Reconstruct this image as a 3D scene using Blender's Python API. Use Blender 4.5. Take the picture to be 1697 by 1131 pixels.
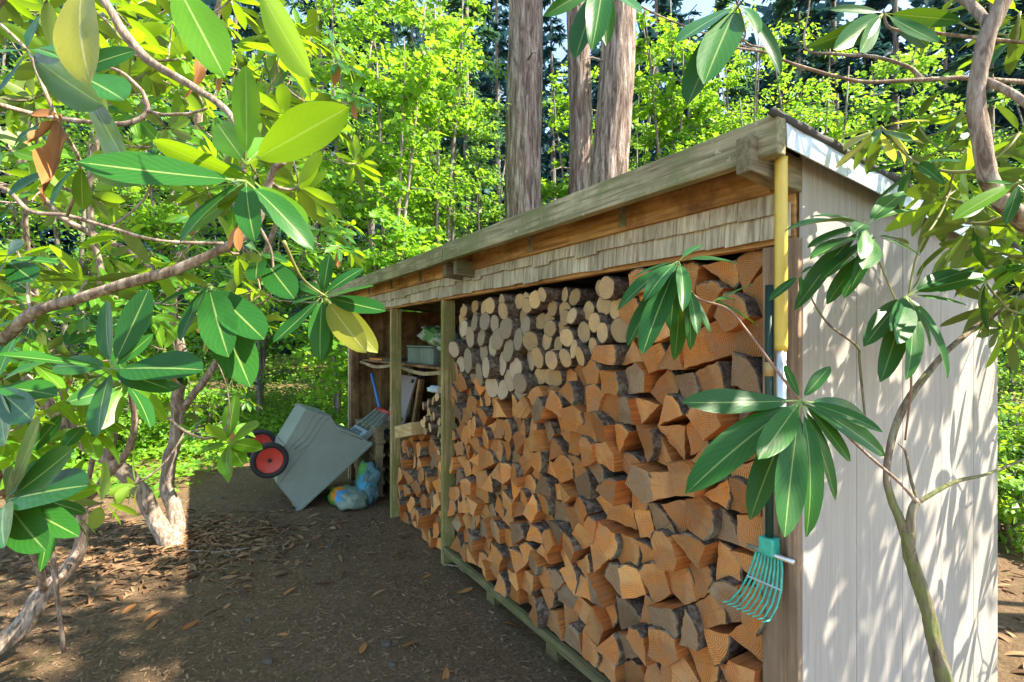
import bpy, math, random
import numpy as np
from mathutils import Vector, Matrix, noise

for o in list(bpy.data.objects):
    bpy.data.objects.remove(o, do_unlink=True)
R = math.radians
rnd = random.Random(7)
SC = bpy.context.scene
COL = SC.collection

# ------------------------------------------------------------------ camera
F, CX, CY, H = 860.0, 848.5, 565.5, 1.5
cam_d = bpy.data.cameras.new('camera'); cam = bpy.data.objects.new('camera', cam_d); COL.objects.link(cam)
cam.location = (0, 0, H); cam.rotation_euler = (R(90), 0, 0)
cam_d.sensor_width = 36; cam_d.lens = F / 1697 * 36; cam_d.clip_start = .05; cam_d.clip_end = 2000
SC.camera = cam
SC.render.resolution_x, SC.render.resolution_y = 1024, 682

# ------------------------------------------------------------------ light
SUN = Vector((.632, -.112, .766)).normalized()
w = bpy.data.worlds.new('World'); SC.world = w; w.use_nodes = True
nt = w.node_tree; bg = nt.nodes['Background']
sky = nt.nodes.new('ShaderNodeTexSky'); sky.sky_type = 'NISHITA'; sky.sun_disc = False
sky.sun_elevation = math.asin(SUN.z); sky.sun_rotation = math.atan2(SUN.x, SUN.y)
sky.air_density = 1.0; sky.dust_density = .4; sky.ozone_density = 3.0
nt.links.new(sky.outputs[0], bg.inputs[0]); bg.inputs[1].default_value = .15
sd = bpy.data.lights.new('sun', 'SUN'); sd.energy = 4.6; sd.angle = R(.6); sd.color = (1, .965, .90)
so = bpy.data.objects.new('sun', sd); COL.objects.link(so); so.rotation_euler = SUN.to_track_quat('Z', 'Y').to_euler()
SC.view_settings.view_transform = 'Standard'; SC.view_settings.look = 'None'
SC.view_settings.exposure = 2.0; SC.view_settings.gamma = 1
SC.view_settings.use_white_balance = True; SC.view_settings.white_balance_temperature = 7500
SC.render.engine = 'CYCLES'

# ------------------------------------------------------------------ helpers
def P(px, py, Y):
    return Vector(((px - CX) / F * Y, Y, H - (py - CY) / F * Y))
def G(px, py):                       # a point of the ground
    return P(px, py, F * H / (py - CY))
ANG = R(31.3); E = Vector((math.cos(ANG), math.sin(ANG), 0)); D = Vector((-math.sin(ANG), math.cos(ANG), 0))
C0 = Vector((.794, 1.442, 0))        # near front corner of the shed
def S(u, v, z=0):                    # shed coordinates (depth, length, height) to world
    return C0 + E * u + D * v + Vector((0, 0, z))

def tag(o, label=None, cat=None, group=None, kind=None):
    if label: o['label'] = label
    if cat: o['category'] = cat
    if group: o['group'] = group
    if kind: o['kind'] = kind
    return o
def empty(name, loc, rz=0, **k):
    o = bpy.data.objects.new(name, None); COL.objects.link(o); o.location = loc; o.rotation_euler = (0, 0, rz)
    o.empty_display_size = .1
    return tag(o, **k)
def link(name, me, parent=None):
    o = bpy.data.objects.new(name, me); COL.objects.link(o)
    if parent: o.parent = parent
    return o

class MB:
    def __init__(s): s.v = []; s.f = []; s.m = []
    def add(s, vs, fs, m=0):
        b = len(s.v); s.v += [tuple(p) for p in vs]; s.f += [tuple(b + i for i in f) for f in fs]; s.m += [m] * len(fs)
        return s
    def box(s, a, b, m=0, j=0):
        (x0, y0, z0), (x1, y1, z1) = a, b
        q = [(x0, y0, z0), (x1, y0, z0), (x1, y1, z0), (x0, y1, z0), (x0, y0, z1), (x1, y0, z1), (x1, y1, z1), (x0, y1, z1)]
        if j: q = [tuple(c + rnd.uniform(-j, j) for c in p) for p in q]
        return s.add(q, [(0, 3, 2, 1), (4, 5, 6, 7), (0, 1, 5, 4), (1, 2, 6, 5), (2, 3, 7, 6), (3, 0, 4, 7)], m)
    def beam(s, p, q, wd, th, up=(0, 0, 1), m=0):
        p, q = Vector(p), Vector(q); d = (q - p).normalized(); up = Vector(up)
        sx = d.cross(up).normalized(); uz = sx.cross(d)
        vs = []
        for c in (p, q):
            for a, b in ((-1, -1), (1, -1), (1, 1), (-1, 1)): vs.append(c + sx * a * wd / 2 + uz * b * th / 2)
        return s.add(vs, [(0, 1, 2, 3), (7, 6, 5, 4), (0, 4, 5, 1), (1, 5, 6, 2), (2, 6, 7, 3), (3, 7, 4, 0)], m)
    def tube(s, pts, rad, n=8, m=0, wob=0, cap=True):
        pts = [Vector(p) for p in pts]; k = len(pts)
        if not hasattr(rad, '__len__'): rad = [rad] * k
        ref = Vector((.3, .2, 1)); vs = []; fs = []; side = None
        for i, p in enumerate(pts):
            t = (pts[min(i + 1, k - 1)] - pts[max(i - 1, 0)]).normalized()
            if side is None: side = t.cross(ref if abs(t.dot(ref.normalized())) < .95 else Vector((1, 0, 0))).normalized()
            side = (side - t * side.dot(t)).normalized(); o2 = t.cross(side)
            for j in range(n):
                a = 2 * math.pi * j / n
                r = rad[i] * (1 + (.7 * wob * (noise.noise(p * 9 + Vector((math.cos(a), math.sin(a), 0)) * 1.3) + .5 * noise.noise(p * 34 + Vector((math.cos(a), math.sin(a), 0)) * 2.6)) if wob else 0))
                vs.append(p + (side * math.cos(a) + o2 * math.sin(a)) * r)
        for i in range(k - 1):
            for j in range(n):
                fs.append((i * n + j, i * n + (j + 1) % n, (i + 1) * n + (j + 1) % n, (i + 1) * n + j))
        if cap: fs += [tuple(range(n - 1, -1, -1)), tuple((k - 1) * n + j for j in range(n))]
        return s.add(vs, fs, m)
    def prism(s, poly, axis_fn, m=0):        # poly 2D list, axis_fn(p, end) -> 3D
        n = len(poly); vs = [axis_fn(p, 0) for p in poly] + [axis_fn(p, 1) for p in poly]
        fs = [tuple(range(n)), tuple(range(2 * n - 1, n - 1, -1))] + [(i, n + i, n + (i + 1) % n, (i + 1) % n) for i in range(n)]
        return s.add(vs, fs, m)
    def mesh(s, name, mats, smooth=False):
        me = bpy.data.meshes.new(name); me.from_pydata(s.v, [], s.f)
        for q in (mats if isinstance(mats, (list, tuple)) else [mats]): me.materials.append(q)
        me.polygons.foreach_set('material_index', s.m)
        if smooth: me.polygons.foreach_set('use_smooth', [True] * len(s.f))
        me.update(); return me
    def build(s, name, mats, parent=None, smooth=False, bevel=0):
        o = link(name, s.mesh(name, mats, smooth), parent)
        if bevel:
            b = o.modifiers.new('bevel', 'BEVEL'); b.width = bevel; b.segments = 2; b.limit_method = 'ANGLE'
        return o

def smooth_path(pts, sub=5):         # Catmull-Rom through points [(Vector, radius)]
    out = []
    n = len(pts)
    for i in range(n - 1):
        p0 = pts[max(i - 1, 0)]; p1 = pts[i]; p2 = pts[i + 1]; p3 = pts[min(i + 2, n - 1)]
        for k in range(sub):
            t = k / sub
            q = .5 * ((2 * p1[0]) + (p2[0] - p0[0]) * t + (2 * p0[0] - 5 * p1[0] + 4 * p2[0] - p3[0]) * t * t + (3 * p1[0] - p0[0] - 3 * p2[0] + p3[0]) * t ** 3)
            out.append((q, p1[1] + (p2[1] - p1[1]) * t))
    out.append(pts[-1]); return out

# ------------------------------------------------------------------ materials
MATS = {}
class NT:
    def __init__(s, name):
        s.m = bpy.data.materials.new(name); s.m.use_nodes = True; s.t = s.m.node_tree; s.n = s.t.nodes; s.L = s.t.links
        s.b = s.n['Principled BSDF']; s.out = s.n['Material Output']
        s.tc = s.n.new('ShaderNodeTexCoord')
    def lk(s, a, b): s.L.new(a, b)
    def map(s, src='Object', scale=(1, 1, 1), rot=(0, 0, 0), loc=(0, 0, 0)):
        q = s.n.new('ShaderNodeMapping'); s.lk(s.tc.outputs[src], q.inputs[0])
        q.inputs['Scale'].default_value = scale; q.inputs['Rotation'].default_value = rot; q.inputs['Location'].default_value = loc
        return q.outputs[0]
    def noise(s, vec, scale=5, detail=4, rough=.6, dist=0):
        q = s.n.new('ShaderNodeTexNoise'); s.lk(vec, q.inputs['Vector'])
        q.inputs['Scale'].default_value = scale; q.inputs['Detail'].default_value = detail
        q.inputs['Roughness'].default_value = rough; q.inputs['Distortion'].default_value = dist
        return q.outputs['Fac']
    def ramp(s, fac, stops, interp='LINEAR'):
        q = s.n.new('ShaderNodeValToRGB'); e = q.color_ramp; e.interpolation = interp
        while len(e.elements) < len(stops): e.elements.new(.5)
        for el, (p, c) in zip(e.elements, stops):
            el.position = p; el.color = (c, c, c, 1) if not hasattr(c, '__len__') else (*c[:3], 1)
        s.lk(fac, q.inputs[0]); return q.outputs[0]
    def mix(s, fac, a, b, mode='MIX'):
        q = s.n.new('ShaderNodeMix'); q.data_type = 'RGBA'; q.blend_type = mode
        for i, x in ((0, fac), (6, a), (7, b)):
            if isinstance(x, (int, float)): q.inputs[i].default_value = x
            elif isinstance(x, (tuple, list)): q.inputs[i].default_value = (*x[:3], 1)
            else: s.lk(x, q.inputs[i])
        return q.outputs[2]
    def math(s, op, a, b=0):
        q = s.n.new('ShaderNodeMath'); q.operation = op
        for i, x in ((0, a), (1, b)):
            if isinstance(x, (int, float)): q.inputs[i].default_value = x
            else: s.lk(x, q.inputs[i])
        return q.outputs[0]
    def bump(s, h, strength=.4, dist=.01):
        q = s.n.new('ShaderNodeBump'); q.inputs['Strength'].default_value = strength; q.inputs['Distance'].default_value = dist
        s.lk(h, q.inputs['Height']); s.lk(q.outputs[0], s.b.inputs['Normal']); return q
    def color(s, c):
        if isinstance(c, (tuple, list)): s.b.inputs['Base Color'].default_value = (*c[:3], 1)
        else: s.lk(c, s.b.inputs['Base Color'])
    def rough(s, r, spec=.5):
        if isinstance(r, (int, float)): s.b.inputs['Roughness'].default_value = r
        else: s.lk(r, s.b.inputs['Roughness'])
        s.b.inputs['Specular IOR Level'].default_value = spec
    def rand(s):
        q = s.n.new('ShaderNodeObjectInfo'); return q.outputs['Random']

def wood(name, c1, c2, axis='y', stain=None, rough=.85, g=1.0, stain_amt=(.45, .62), lichen=None):
    if name in MATS: return MATS[name]
    k = NT(name); sc = {'x': (1.5, 30, 30), 'y': (30, 1.5, 30), 'z': (30, 30, 1.5)}[axis]
    sc = tuple(c * g for c in sc)
    gr = k.noise(k.map(scale=sc), 2.2, 6, .65, .4)
    c = k.ramp(gr, [(.36, tuple(x * .75 for x in c1)), (.5, tuple((a + b) / 2 for a, b in zip(c1, c2))), (.62, c2)])
    big = k.noise(k.map(), 3.5, 4, .6)
    c = k.mix(k.ramp(big, [(.3, .55), (.7, 0)]), c, tuple(x * .55 for x in c1))
    if stain: c = k.mix(k.ramp(k.noise(k.map(loc=(3, 1, 7)), 4.5, 5, .65), [(stain_amt[0], 0), (stain_amt[1], .8)]), c, stain)
    if lichen: c = k.mix(k.ramp(k.noise(k.map(loc=(9, 4, 2)), 38, 3, .6), [(.66, 0), (.72, .7)]), c, lichen)
    rv = k.rand()
    c = k.mix(1, c, k.ramp(rv, [(0, .8), (1, 1.12)]), 'MULTIPLY')
    k.color(c); k.rough(rough, .25); k.bump(gr, .5, .004)
    MATS[name] = k.m; return k.m
def plain(name, col, rough=.5, metal=0, var=.25, spec=.5, nscale=14, bump=0):
    if name in MATS: return MATS[name]
    k = NT(name); n = k.noise(k.map(), nscale, 5, .65)
    k.color(k.mix(k.ramp(n, [(.3, 0), (.7, 1)]), tuple(c * (1 - var) for c in col), tuple(min(1, c * (1 + var * .6)) for c in col)))
    k.rough(k.ramp(n, [(.3, max(0, rough - .08)), (.7, min(1, rough + .12))]), spec); k.b.inputs['Metallic'].default_value = metal
    if bump: k.bump(n, .5, bump)
    MATS[name] = k.m; return k.m

def leaf_mat(name, top, top2, under, trans, rough=.35, tw=.3, spec=.5, rib=None, spots=False):
    k = NT(name); geo = k.n.new('ShaderNodeNewGeometry')
    r = k.math('FRACT', k.math('ADD', geo.outputs['Random Per Island'], k.rand()))
    c = k.mix(r, top, top2)
    n = k.noise(k.map('UV'), 4, 3, .6)
    c = k.mix(k.math('MULTIPLY', n, .5), c, tuple(x * .6 for x in top))
    if rib:
        sx = k.n.new('ShaderNodeSeparateXYZ'); k.lk(k.tc.outputs['UV'], sx.inputs[0])
        dx = k.math('ABSOLUTE', k.math('SUBTRACT', sx.outputs[0], .5))
        c = k.mix(k.ramp(dx, [(.012, .75), (.035, 0)]), c, rib)
        # side veins
        wv = k.math('SINE', k.math('ADD', k.math('MULTIPLY', sx.outputs[1], 62), k.math('MULTIPLY', dx, -42)))
        k.bump(k.math('ADD', k.math('MULTIPLY', wv, .04), n), .12, .004)
        c = k.mix(k.ramp(wv, [(.85, 0), (1.0, .10)]), c, rib)
        sp = k.noise(k.map('UV', scale=(1, 2.5, 1)), 9, 5, .75)
        c = k.mix(k.ramp(sp, [(.66, 0), (.72, .6)]), c, (.16, .11, .03))
    if spots:
        sp = k.noise(k.map('UV'), 22, 2, .5)
        c = k.mix(k.ramp(sp, [(.66, 0), (.71, .55)]), c, (.12, .07, .02))
    c = k.mix(geo.outputs['Backfacing'], c, under)
    k.color(c); k.rough(k.ramp(n, [(.3, rough - .06), (.7, rough + .12)]), spec)
    tr = k.n.new('ShaderNodeBsdfTranslucent'); tr.inputs[0].default_value = (*trans, 1)
    mx = k.n.new('ShaderNodeMixShader'); mx.inputs[0].default_value = tw
    k.lk(k.b.outputs[0], mx.inputs[1]); k.lk(tr.outputs[0], mx.inputs[2]); k.lk(mx.outputs[0], k.out.inputs[0])
    k.m.cycles.sample_as_light = False if hasattr(k.m.cycles, 'sample_as_light') else None
    return k.m

def bark_mat(name, c1, c2, c3, zs=.18, sc=22, bump=.02, moss=None, moss_amt=(.52, .68)):
    k = NT(name); v = k.map(scale=(1, 1, zs))
    n = k.noise(v, sc, 7, .7, .6); n2 = k.noise(k.map(), 3, 4, .6)
    c = k.ramp(n, [(.38, c1), (.5, c2), (.62, c3)])
    c = k.mix(k.ramp(n2, [(.35, 0), (.7, .5)]), c, tuple(x * .6 for x in c2))
    if moss: c = k.mix(k.ramp(k.noise(k.map(loc=(5, 5, 5)), 5, 5, .7), [(moss_amt[0], 0), (moss_amt[1], .75)]), c, moss)
    k.color(c); k.rough(.92, .2); k.bump(n, 1.0, bump); return k.m

M = {}
M['fascia'] = wood('fascia_wood', (.22, .19, .10), (.52, .46, .30), 'y', (.17, .19, .08), lichen=(.5, .52, .42))
M['header'] = wood('header_wood', (.34, .15, .045), (.72, .42, .16), 'y', (.12, .05, .02), g=.6, stain_amt=(.5, .7))
M['post'] = wood('post_wood', (.24, .20, .08), (.50, .42, .20), 'z', (.18, .19, .06))
M['postred'] = wood('near_post_wood', (.21, .13, .08), (.43, .29, .19), 'z', (.2, .15, .1))
M['sill'] = wood('sill_wood', (.10, .09, .045), (.22, .20, .10), 'y', (.08, .09, .035))
M['shingle'] = wood('shingle_cedar', (.36, .31, .22), (.66, .6, .45), 'z', (.24, .12, .06), stain_amt=(.55, .72))
M['ply'] = wood('interior_plywood', (.24, .13, .055), (.48, .30, .14), 'z', (.07, .035, .015), g=.35)
M['rafter'] = wood('rafter_wood', (.14, .11, .07), (.32, .27, .17), 'x', (.10, .12, .05))
M['crate'] = wood('pallet_wood', (.27, .2, .10), (.52, .42, .25), 'y', (.16, .12, .07))
M['plank'] = wood('pale_plank', (.45, .32, .15), (.7, .54, .3), 'y', (.4, .25, .1))
M['roof'] = plain('roof_felt', (.06, .055, .05), .9, bump=.004)
M['flash'] = plain('flashing_metal', (.72, .78, .84), .32, .55, .12)
M['bark_log'] = bark_mat('log_bark', (.05, .036, .026), (.15, .11, .08), (.34, .28, .21), zs=1, sc=38, bump=.012, moss=(.28, .3, .22), moss_amt=(.6, .72))

def siding():
    k = NT('painted_siding'); gr = k.noise(k.map(scale=(40, 40, 1.6)), 2.2, 6, .7, .3)
    big = k.noise(k.map(), 2.6, 5, .65)
    c = k.ramp(gr, [(.3, (.295, .272, .245)), (.5, (.355, .332, .302)), (.7, (.40, .376, .345))])
    c = k.mix(k.ramp(big, [(.45, 0), (.75, .35)]), c, (.42, .37, .3))
    sx = k.n.new('ShaderNodeSeparateXYZ'); k.lk(k.tc.outputs['Object'], sx.inputs[0])
    dirt = k.math('MULTIPLY', k.ramp(sx.outputs[2], [(.0, .8), (.35, 0)]), k.noise(k.map(loc=(2, 2, 2)), 6, 5, .7))
    c = k.mix(dirt, c, (.22, .2, .13))
    st = k.noise(k.map(scale=(9, 9, .5), loc=(1, 6, 3)), 2, 5, .65)
    c = k.mix(k.ramp(st, [(.5, 0), (.72, .45)]), c, (.30, .28, .22))
    al = k.math('MULTIPLY', k.ramp(k.noise(k.map(loc=(8, 2, 5)), 4, 6, .75), [(.55, 0), (.7, .35)]), k.ramp(sx.outputs[2], [(.2, 1), (1.0, .2)]))
    c = k.mix(al, c, (.2, .24, .12))
    k.color(c); k.rough(.7, .3); k.bump(gr, .45, .004); return k.m
M['siding'] = siding()

def end_grain(name, c1, c2, c3, grey):
    k = NT(name); w_ = k.n.new('ShaderNodeTexWave'); w_.wave_type = 'RINGS'; w_.rings_direction = 'X'
    k.lk(k.map(), w_.inputs['Vector']); w_.inputs['Scale'].default_value = 46; w_.inputs['Distortion'].default_value = 3.2
    w_.inputs['Detail'].default_value = 3; w_.inputs['Detail Scale'].default_value = 1.2
    rv = k.rand()
    base = k.mix(rv, c1, c2)
    c = k.mix(k.math('MULTIPLY', w_.outputs['Fac'], .7), base, c3)
    off = k.n.new('ShaderNodeVectorMath'); off.operation = 'SCALE'; k.lk(k.tc.outputs['Object'], off.inputs[0]); off.inputs['Scale'].default_value = 1
    add = k.n.new('ShaderNodeVectorMath'); add.operation = 'ADD'; k.lk(off.outputs[0], add.inputs[0])
    cb = k.n.new('ShaderNodeCombineXYZ'); k.lk(k.math('MULTIPLY', rv, 37), cb.inputs[0]); k.lk(k.math('MULTIPLY', rv, 91), cb.inputs[1]); k.lk(cb.outputs[0], add.inputs[1])
    n = k.noise(add.outputs[0], 11, 5, .7)
    c = k.mix(k.ramp(n, [(.42, 0), (.62, .85)]), c, grey)
    n2 = k.noise(add.outputs[0], 55, 4, .7)
    c = k.mix(k.ramp(n2, [(.6, 0), (.75, .5)]), c, tuple(x * .35 for x in c1))
    sp_ = k.n.new('ShaderNodeSeparateXYZ'); k.lk(k.tc.outputs['Object'], sp_.inputs[0])
    an = k.math('ARCTAN2', sp_.outputs[2], sp_.outputs[1]); cb2 = k.n.new('ShaderNodeCombineXYZ'); k.lk(k.math('MULTIPLY', an, 9), cb2.inputs[0]); k.lk(k.math('MULTIPLY', rv, 50), cb2.inputs[1])
    ck = k.noise(cb2.outputs[0], 1, 3, .6)
    rad_ = k.math('POWER', k.math('ADD', k.math('MULTIPLY', sp_.outputs[1], sp_.outputs[1]), k.math('MULTIPLY', sp_.outputs[2], sp_.outputs[2])), .5)
    sap = k.ramp(k.math('ADD', rad_, k.math('MULTIPLY', k.math('SUBTRACT', n, .5), .04)), [(.095, 0), (.115, .38)])
    c = k.mix(sap, c, tuple(min(1, x * a) for x, a in zip(c2, (1.0, 1.22, 1.5))))
    crack = k.math('MULTIPLY', k.ramp(ck, [(.485, 0), (.5, .8), (.515, 0)]), k.ramp(n, [(.4, 1), (.6, .1)]))
    c = k.mix(crack, c, tuple(x * .28 for x in c1))
    c = k.mix(1, c, k.ramp(k.math('FRACT', k.math('MULTIPLY', rv, 7.3)), [(0, .62), (1, 1.15)]), 'MULTIPLY')
    k.color(c); k.rough(.88, .2)
    h = k.math('ADD', k.math('MULTIPLY', w_.outputs['Fac'], .4), n2); k.bump(h, .6, .006)
    return k.m
M['end_fresh'] = end_grain('cut_end_orange', (.72, .275, .062), (.80, .38, .12), (.38, .10, .022), (.46, .24, .11))
M['end_tan'] = end_grain('cut_end_tan', (.60, .225, .065), (.66, .31, .11), (.27, .085, .025), (.36, .20, .10))
M['end_grey'] = end_grain('cut_end_grey', (.32, .195, .105), (.40, .26, .145), (.17, .09, .045), (.26, .18, .115))
M['end_round'] = end_grain('cut_end_round', (.66, .43, .19), (.74, .55, .30), (.46, .25, .09), (.44, .32, .2))
M['end_pale'] = end_grain('cut_end_pale_grey', (.52, .43, .31), (.58, .49, .37), (.38, .28, .17), (.42, .33, .23))
def split_side():
    k = NT('split_wood_side'); rv = k.rand()
    n = k.noise(k.map(scale=(1.2, 55, 55)), 2, 6, .7, .5)
    base = k.mix(rv, (.56, .17, .035), (.68, .27, .07))
    c = k.mix(k.ramp(n, [(.35, .75), (.62, 0)]), base, (.24, .075, .025))
    c = k.mix(k.ramp(k.noise(k.map(), 9, 4, .6), [(.5, 0), (.75, .6)]), c, (.26, .16, .10))
    k.color(c); k.rough(.85, .2); k.bump(n, .8, .006); return k.m
M['split'] = split_side()

def soil():
    k = NT('forest_soil'); v = k.map()
    fine = k.noise(v, 60, 8, .8); mid = k.noise(v, 9, 6, .7); big = k.noise(v, 1.1, 5, .6)
    c = k.ramp(fine, [(.3, (.055, .033, .018)), (.46, (.15, .098, .055)), (.6, (.26, .172, .098)), (.78, (.46, .33, .2))])
    c = k.mix(k.ramp(mid, [(.4, 0), (.7, .6)]), c, (.10, .066, .038))
    c = k.mix(k.ramp(big, [(.45, 0), (.7, .5)]), c, (.2, .125, .07))
    moss = k.math('MULTIPLY', k.ramp(k.noise(k.map(loc=(7, 3, 1)), 3.2, 6, .75), [(.56, 0), (.66, 1)]), k.ramp(fine, [(.4, .15), (.6, .75)]))
    c = k.mix(moss, c, (.055, .085, .02))
    needles = k.noise(k.map(scale=(1, .12, 1), rot=(0, 0, .7)), 130, 3, .6)
    needles2 = k.noise(k.map(scale=(.12, 1, 1), rot=(0, 0, .3)), 130, 3, .6)
    c = k.mix(k.ramp(needles, [(.64, 0), (.7, .6)]), c, (.26, .14, .07))
    c = k.mix(k.ramp(needles2, [(.64, 0), (.7, .5)]), c, (.2, .13, .08))
    k.color(c); k.rough(.95, .15)
    k.bump(k.math('ADD', fine, k.math('MULTIPLY', mid, 2)), .9, .02); return k.m
M['soil'] = soil()

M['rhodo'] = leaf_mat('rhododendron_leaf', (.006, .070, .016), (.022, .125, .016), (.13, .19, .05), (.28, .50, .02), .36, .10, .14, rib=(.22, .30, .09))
M['rhodo_lit'] = leaf_mat('rhododendron_lit_leaf', (.035, .16, .012), (.10, .27, .02), (.16, .28, .05), (.42, .68, .02), .32, .34, .22, rib=(.32, .42, .14))  # brighter copy of the leaf material, sunlit look put into its colours
M['rhodo_yellow'] = leaf_mat('rhododendron_yellow_leaf', (.20, .24, .02), (.30, .28, .03), (.38, .38, .12), (.6, .6, .05), .4, .35, .5, rib=(.45, .45, .2), spots=True)
M['litter'] = leaf_mat('litter_leaf', (.11, .06, .032), (.38, .23, .12), (.26, .16, .09), (.3, .15, .06), .75, .06, .2)
M['dead'] = leaf_mat('dead_leaf', (.33, .125, .035), (.50, .23, .08), (.36, .17, .06), (.5, .2, .05), .6, .15, .3, rib=(.2, .09, .03))
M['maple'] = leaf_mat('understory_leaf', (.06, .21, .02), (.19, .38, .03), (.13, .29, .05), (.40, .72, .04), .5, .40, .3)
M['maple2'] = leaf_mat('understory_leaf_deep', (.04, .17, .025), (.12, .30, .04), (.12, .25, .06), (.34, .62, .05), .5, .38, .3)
M['salal'] = leaf_mat('ground_cover_leaf', (.07, .23, .02), (.20, .40, .03), (.14, .28, .05), (.44, .70, .04), .42, .35, .4)
M['needle'] = leaf_mat('conifer_needles', (.012, .055, .075), (.03, .10, .10), (.02, .07, .085), (.05, .17, .16), .6, .15, .3)
M['needle2'] = leaf_mat('conifer_needles_light', (.025, .09, .06), (.06, .16, .06), (.04, .1, .07), (.12, .3, .12), .6, .25, .3)
M['rtrunk'] = bark_mat('rhododendron_bark', (.13, .09, .065), (.30, .225, .17), (.50, .42, .34), zs=.2, sc=42, bump=.012)
M['rtrunk_moss'] = bark_mat('mossy_bark', (.10, .07, .05), (.22, .17, .12), (.36, .30, .22), zs=.2, sc=42, bump=.014, moss=(.2, .24, .07), moss_amt=(.45, .6))
M['twig'] = plain('green_twig', (.22, .22, .07), .6)
M['twigred'] = plain('red_brown_twig', (.26, .13, .08), .6)
M['fir_bark'] = bark_mat('fir_bark', (.08, .055, .045), (.30, .22, .175), (.55, .47, .41), zs=.12, sc=15, bump=.09, moss=(.2, .2, .13), moss_amt=(.6, .75))
M['thin_bark'] = bark_mat('thin_tree_bark', (.08, .07, .06), (.2, .17, .14), (.36, .33, .29), zs=.15, sc=16, bump=.02)

# ------------------------------------------------------------------ bulk leaves
def leaf_template(nl, na, wid, fold, bend, twist=0, wave=0, petiole=True, seed=0):
    q = random.Random(seed); vs = []; uv = []; fs = []
    ts = [i / nl for i in range(nl + 1)]
    for t in ts:
        asym = (1 + .07 * math.sin(t * 7 + seed * 1.7), 1 + .07 * math.sin(t * 6 + seed * 2.9 + 2))
        pw = (math.sin(math.pi * min(1, t ** 1.12 * .985 + .012)) ** .62) * wid * .5
        if t == 0: pw = .012
        if t == 1: pw = .006
        for j in range(na):
            s = -1 + 2 * j / (na - 1)
            x = s * pw * asym[0 if s < 0 else 1]; y = t
            z = fold * abs(x) - bend * t * t + wave * math.sin(t * 9 + s * 2) * abs(s)
            x2 = x * math.cos(twist * t) - z * math.sin(twist * t) * .3
            vs.append((x2, y, z)); uv.append((.5 + s * .5, t))
    for i in range(nl):
        for j in range(na - 1):
            a = i * na + j; fs.append((a, a + 1, a + na + 1, a + na))
    if petiole:
        b = len(vs)
        vs += [(-.011, -.14, .0), (.011, -.14, .0), (.011, .02, .004), (-.011, .02, .004)]; uv += [(.5, 0)] * 4
        fs.append((b, b + 1, b + 2, b + 3))
    return np.array(vs, float), fs, np.array(uv, float)

def bulk(name, tmpl, pos, dirs, nrm, length, mat, parent=None, width=None, smooth=True):
    V, Fs, UV = tmpl; n = len(pos)
    pos = np.asarray(pos, float); d = np.asarray(dirs, float); nr = np.asarray(nrm, float); ln = np.asarray(length, float)
    d /= np.linalg.norm(d, axis=1, keepdims=True) + 1e-9
    x = np.cross(d, nr); x /= np.linalg.norm(x, axis=1, keepdims=True) + 1e-9
    z = np.cross(x, d)
    wdt = ln if width is None else np.asarray(width, float)
    co = pos[:, None, :] + (V[None, :, 0, None] * x[:, None, :]) * wdt[:, None, None] + (V[None, :, 1, None] * d[:, None, :] + V[None, :, 2, None] * z[:, None, :]) * ln[:, None, None]
    k = len(V); co = co.reshape(-1, 3)
    sizes = np.array([len(f) for f in Fs]); flat = np.concatenate([np.array(f) for f in Fs])
    loops = (flat[None, :] + (np.arange(n) * k)[:, None]).ravel()
    tot = np.tile(sizes, n); start = np.concatenate([[0], np.cumsum(tot)[:-1]])
    me = bpy.data.meshes.new(name)
    me.vertices.add(len(co)); me.vertices.foreach_set('co', co.ravel())
    me.loops.add(len(loops)); me.loops.foreach_set('vertex_index', loops.astype(np.int32))
    me.polygons.add(len(tot)); me.polygons.foreach_set('loop_start', start.astype(np.int32))
    if smooth: me.polygons.foreach_set('use_smooth', np.ones(len(tot), bool))
    uvl = me.uv_layers.new(name='UVMap'); uvl.data.foreach_set('uv', np.tile(UV[flat], (n, 1)).ravel())
    me.materials.append(mat); me.update(calc_edges=True); me.validate()
    return link(name, me, parent)

# ================================================================== SETTING
gm = MB()
xs = sorted(set([-90, -60, -40, -28] + [round(-20 + i * .5, 3) for i in range(81)] + [round(-4 + i * .1, 3) for i in range(65)] + [28, 40, 60, 90]))
ys = sorted(set([-30, -15, -6] + [round(-3 + i * .5, 3) for i in range(60)] + [round(.4 + i * .1, 3) for i in range(70)] + [34, 45, 60, 90, 140]))
def gz(x, y):
    sh = Vector((x, y, 0)) - C0; u = sh.dot(E); v = sh.dot(D)
    z = noise.noise((x * .8, y * .8, 1)) * .03 + noise.noise((x * 3, y * 3, 5)) * .012 + noise.noise((x * 9, y * 9, 2)) * .005
    if -.5 < u < 1.8 and -.4 < v < 5.4: z = z * .3 - .006
    far = max(0, y - 9); z += min(.9, far * .05) * (1 + .5 * noise.noise((x * .2, y * .2, 0)))
    return z
nx, ny = len(xs), len(ys)
gm.add([(x, y, gz(x, y)) for y in ys for x in xs], [(j * nx + i, j * nx + i + 1, (j + 1) * nx + i + 1, (j + 1) * nx + i) for j in range(ny - 1) for i in range(nx - 1)])
ground = gm.build('ground', M['soil'], smooth=True); ground['kind'] = 'structure'

# ================================================================== SHED
shed = empty('wood_shed', C0, ANG, label='open-fronted timber wood shed with shingled header and tan siding end', cat='shed')
VL, UD = 4.98, 1.46
def rz(u): return 2.058 - .10 * (u + .2)
def part(name, mat, a, b, parent=shed, bevel=.003, j=0):
    return MB().box(a, b, j=j).build(name, mat, parent, bevel=bevel)
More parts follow.
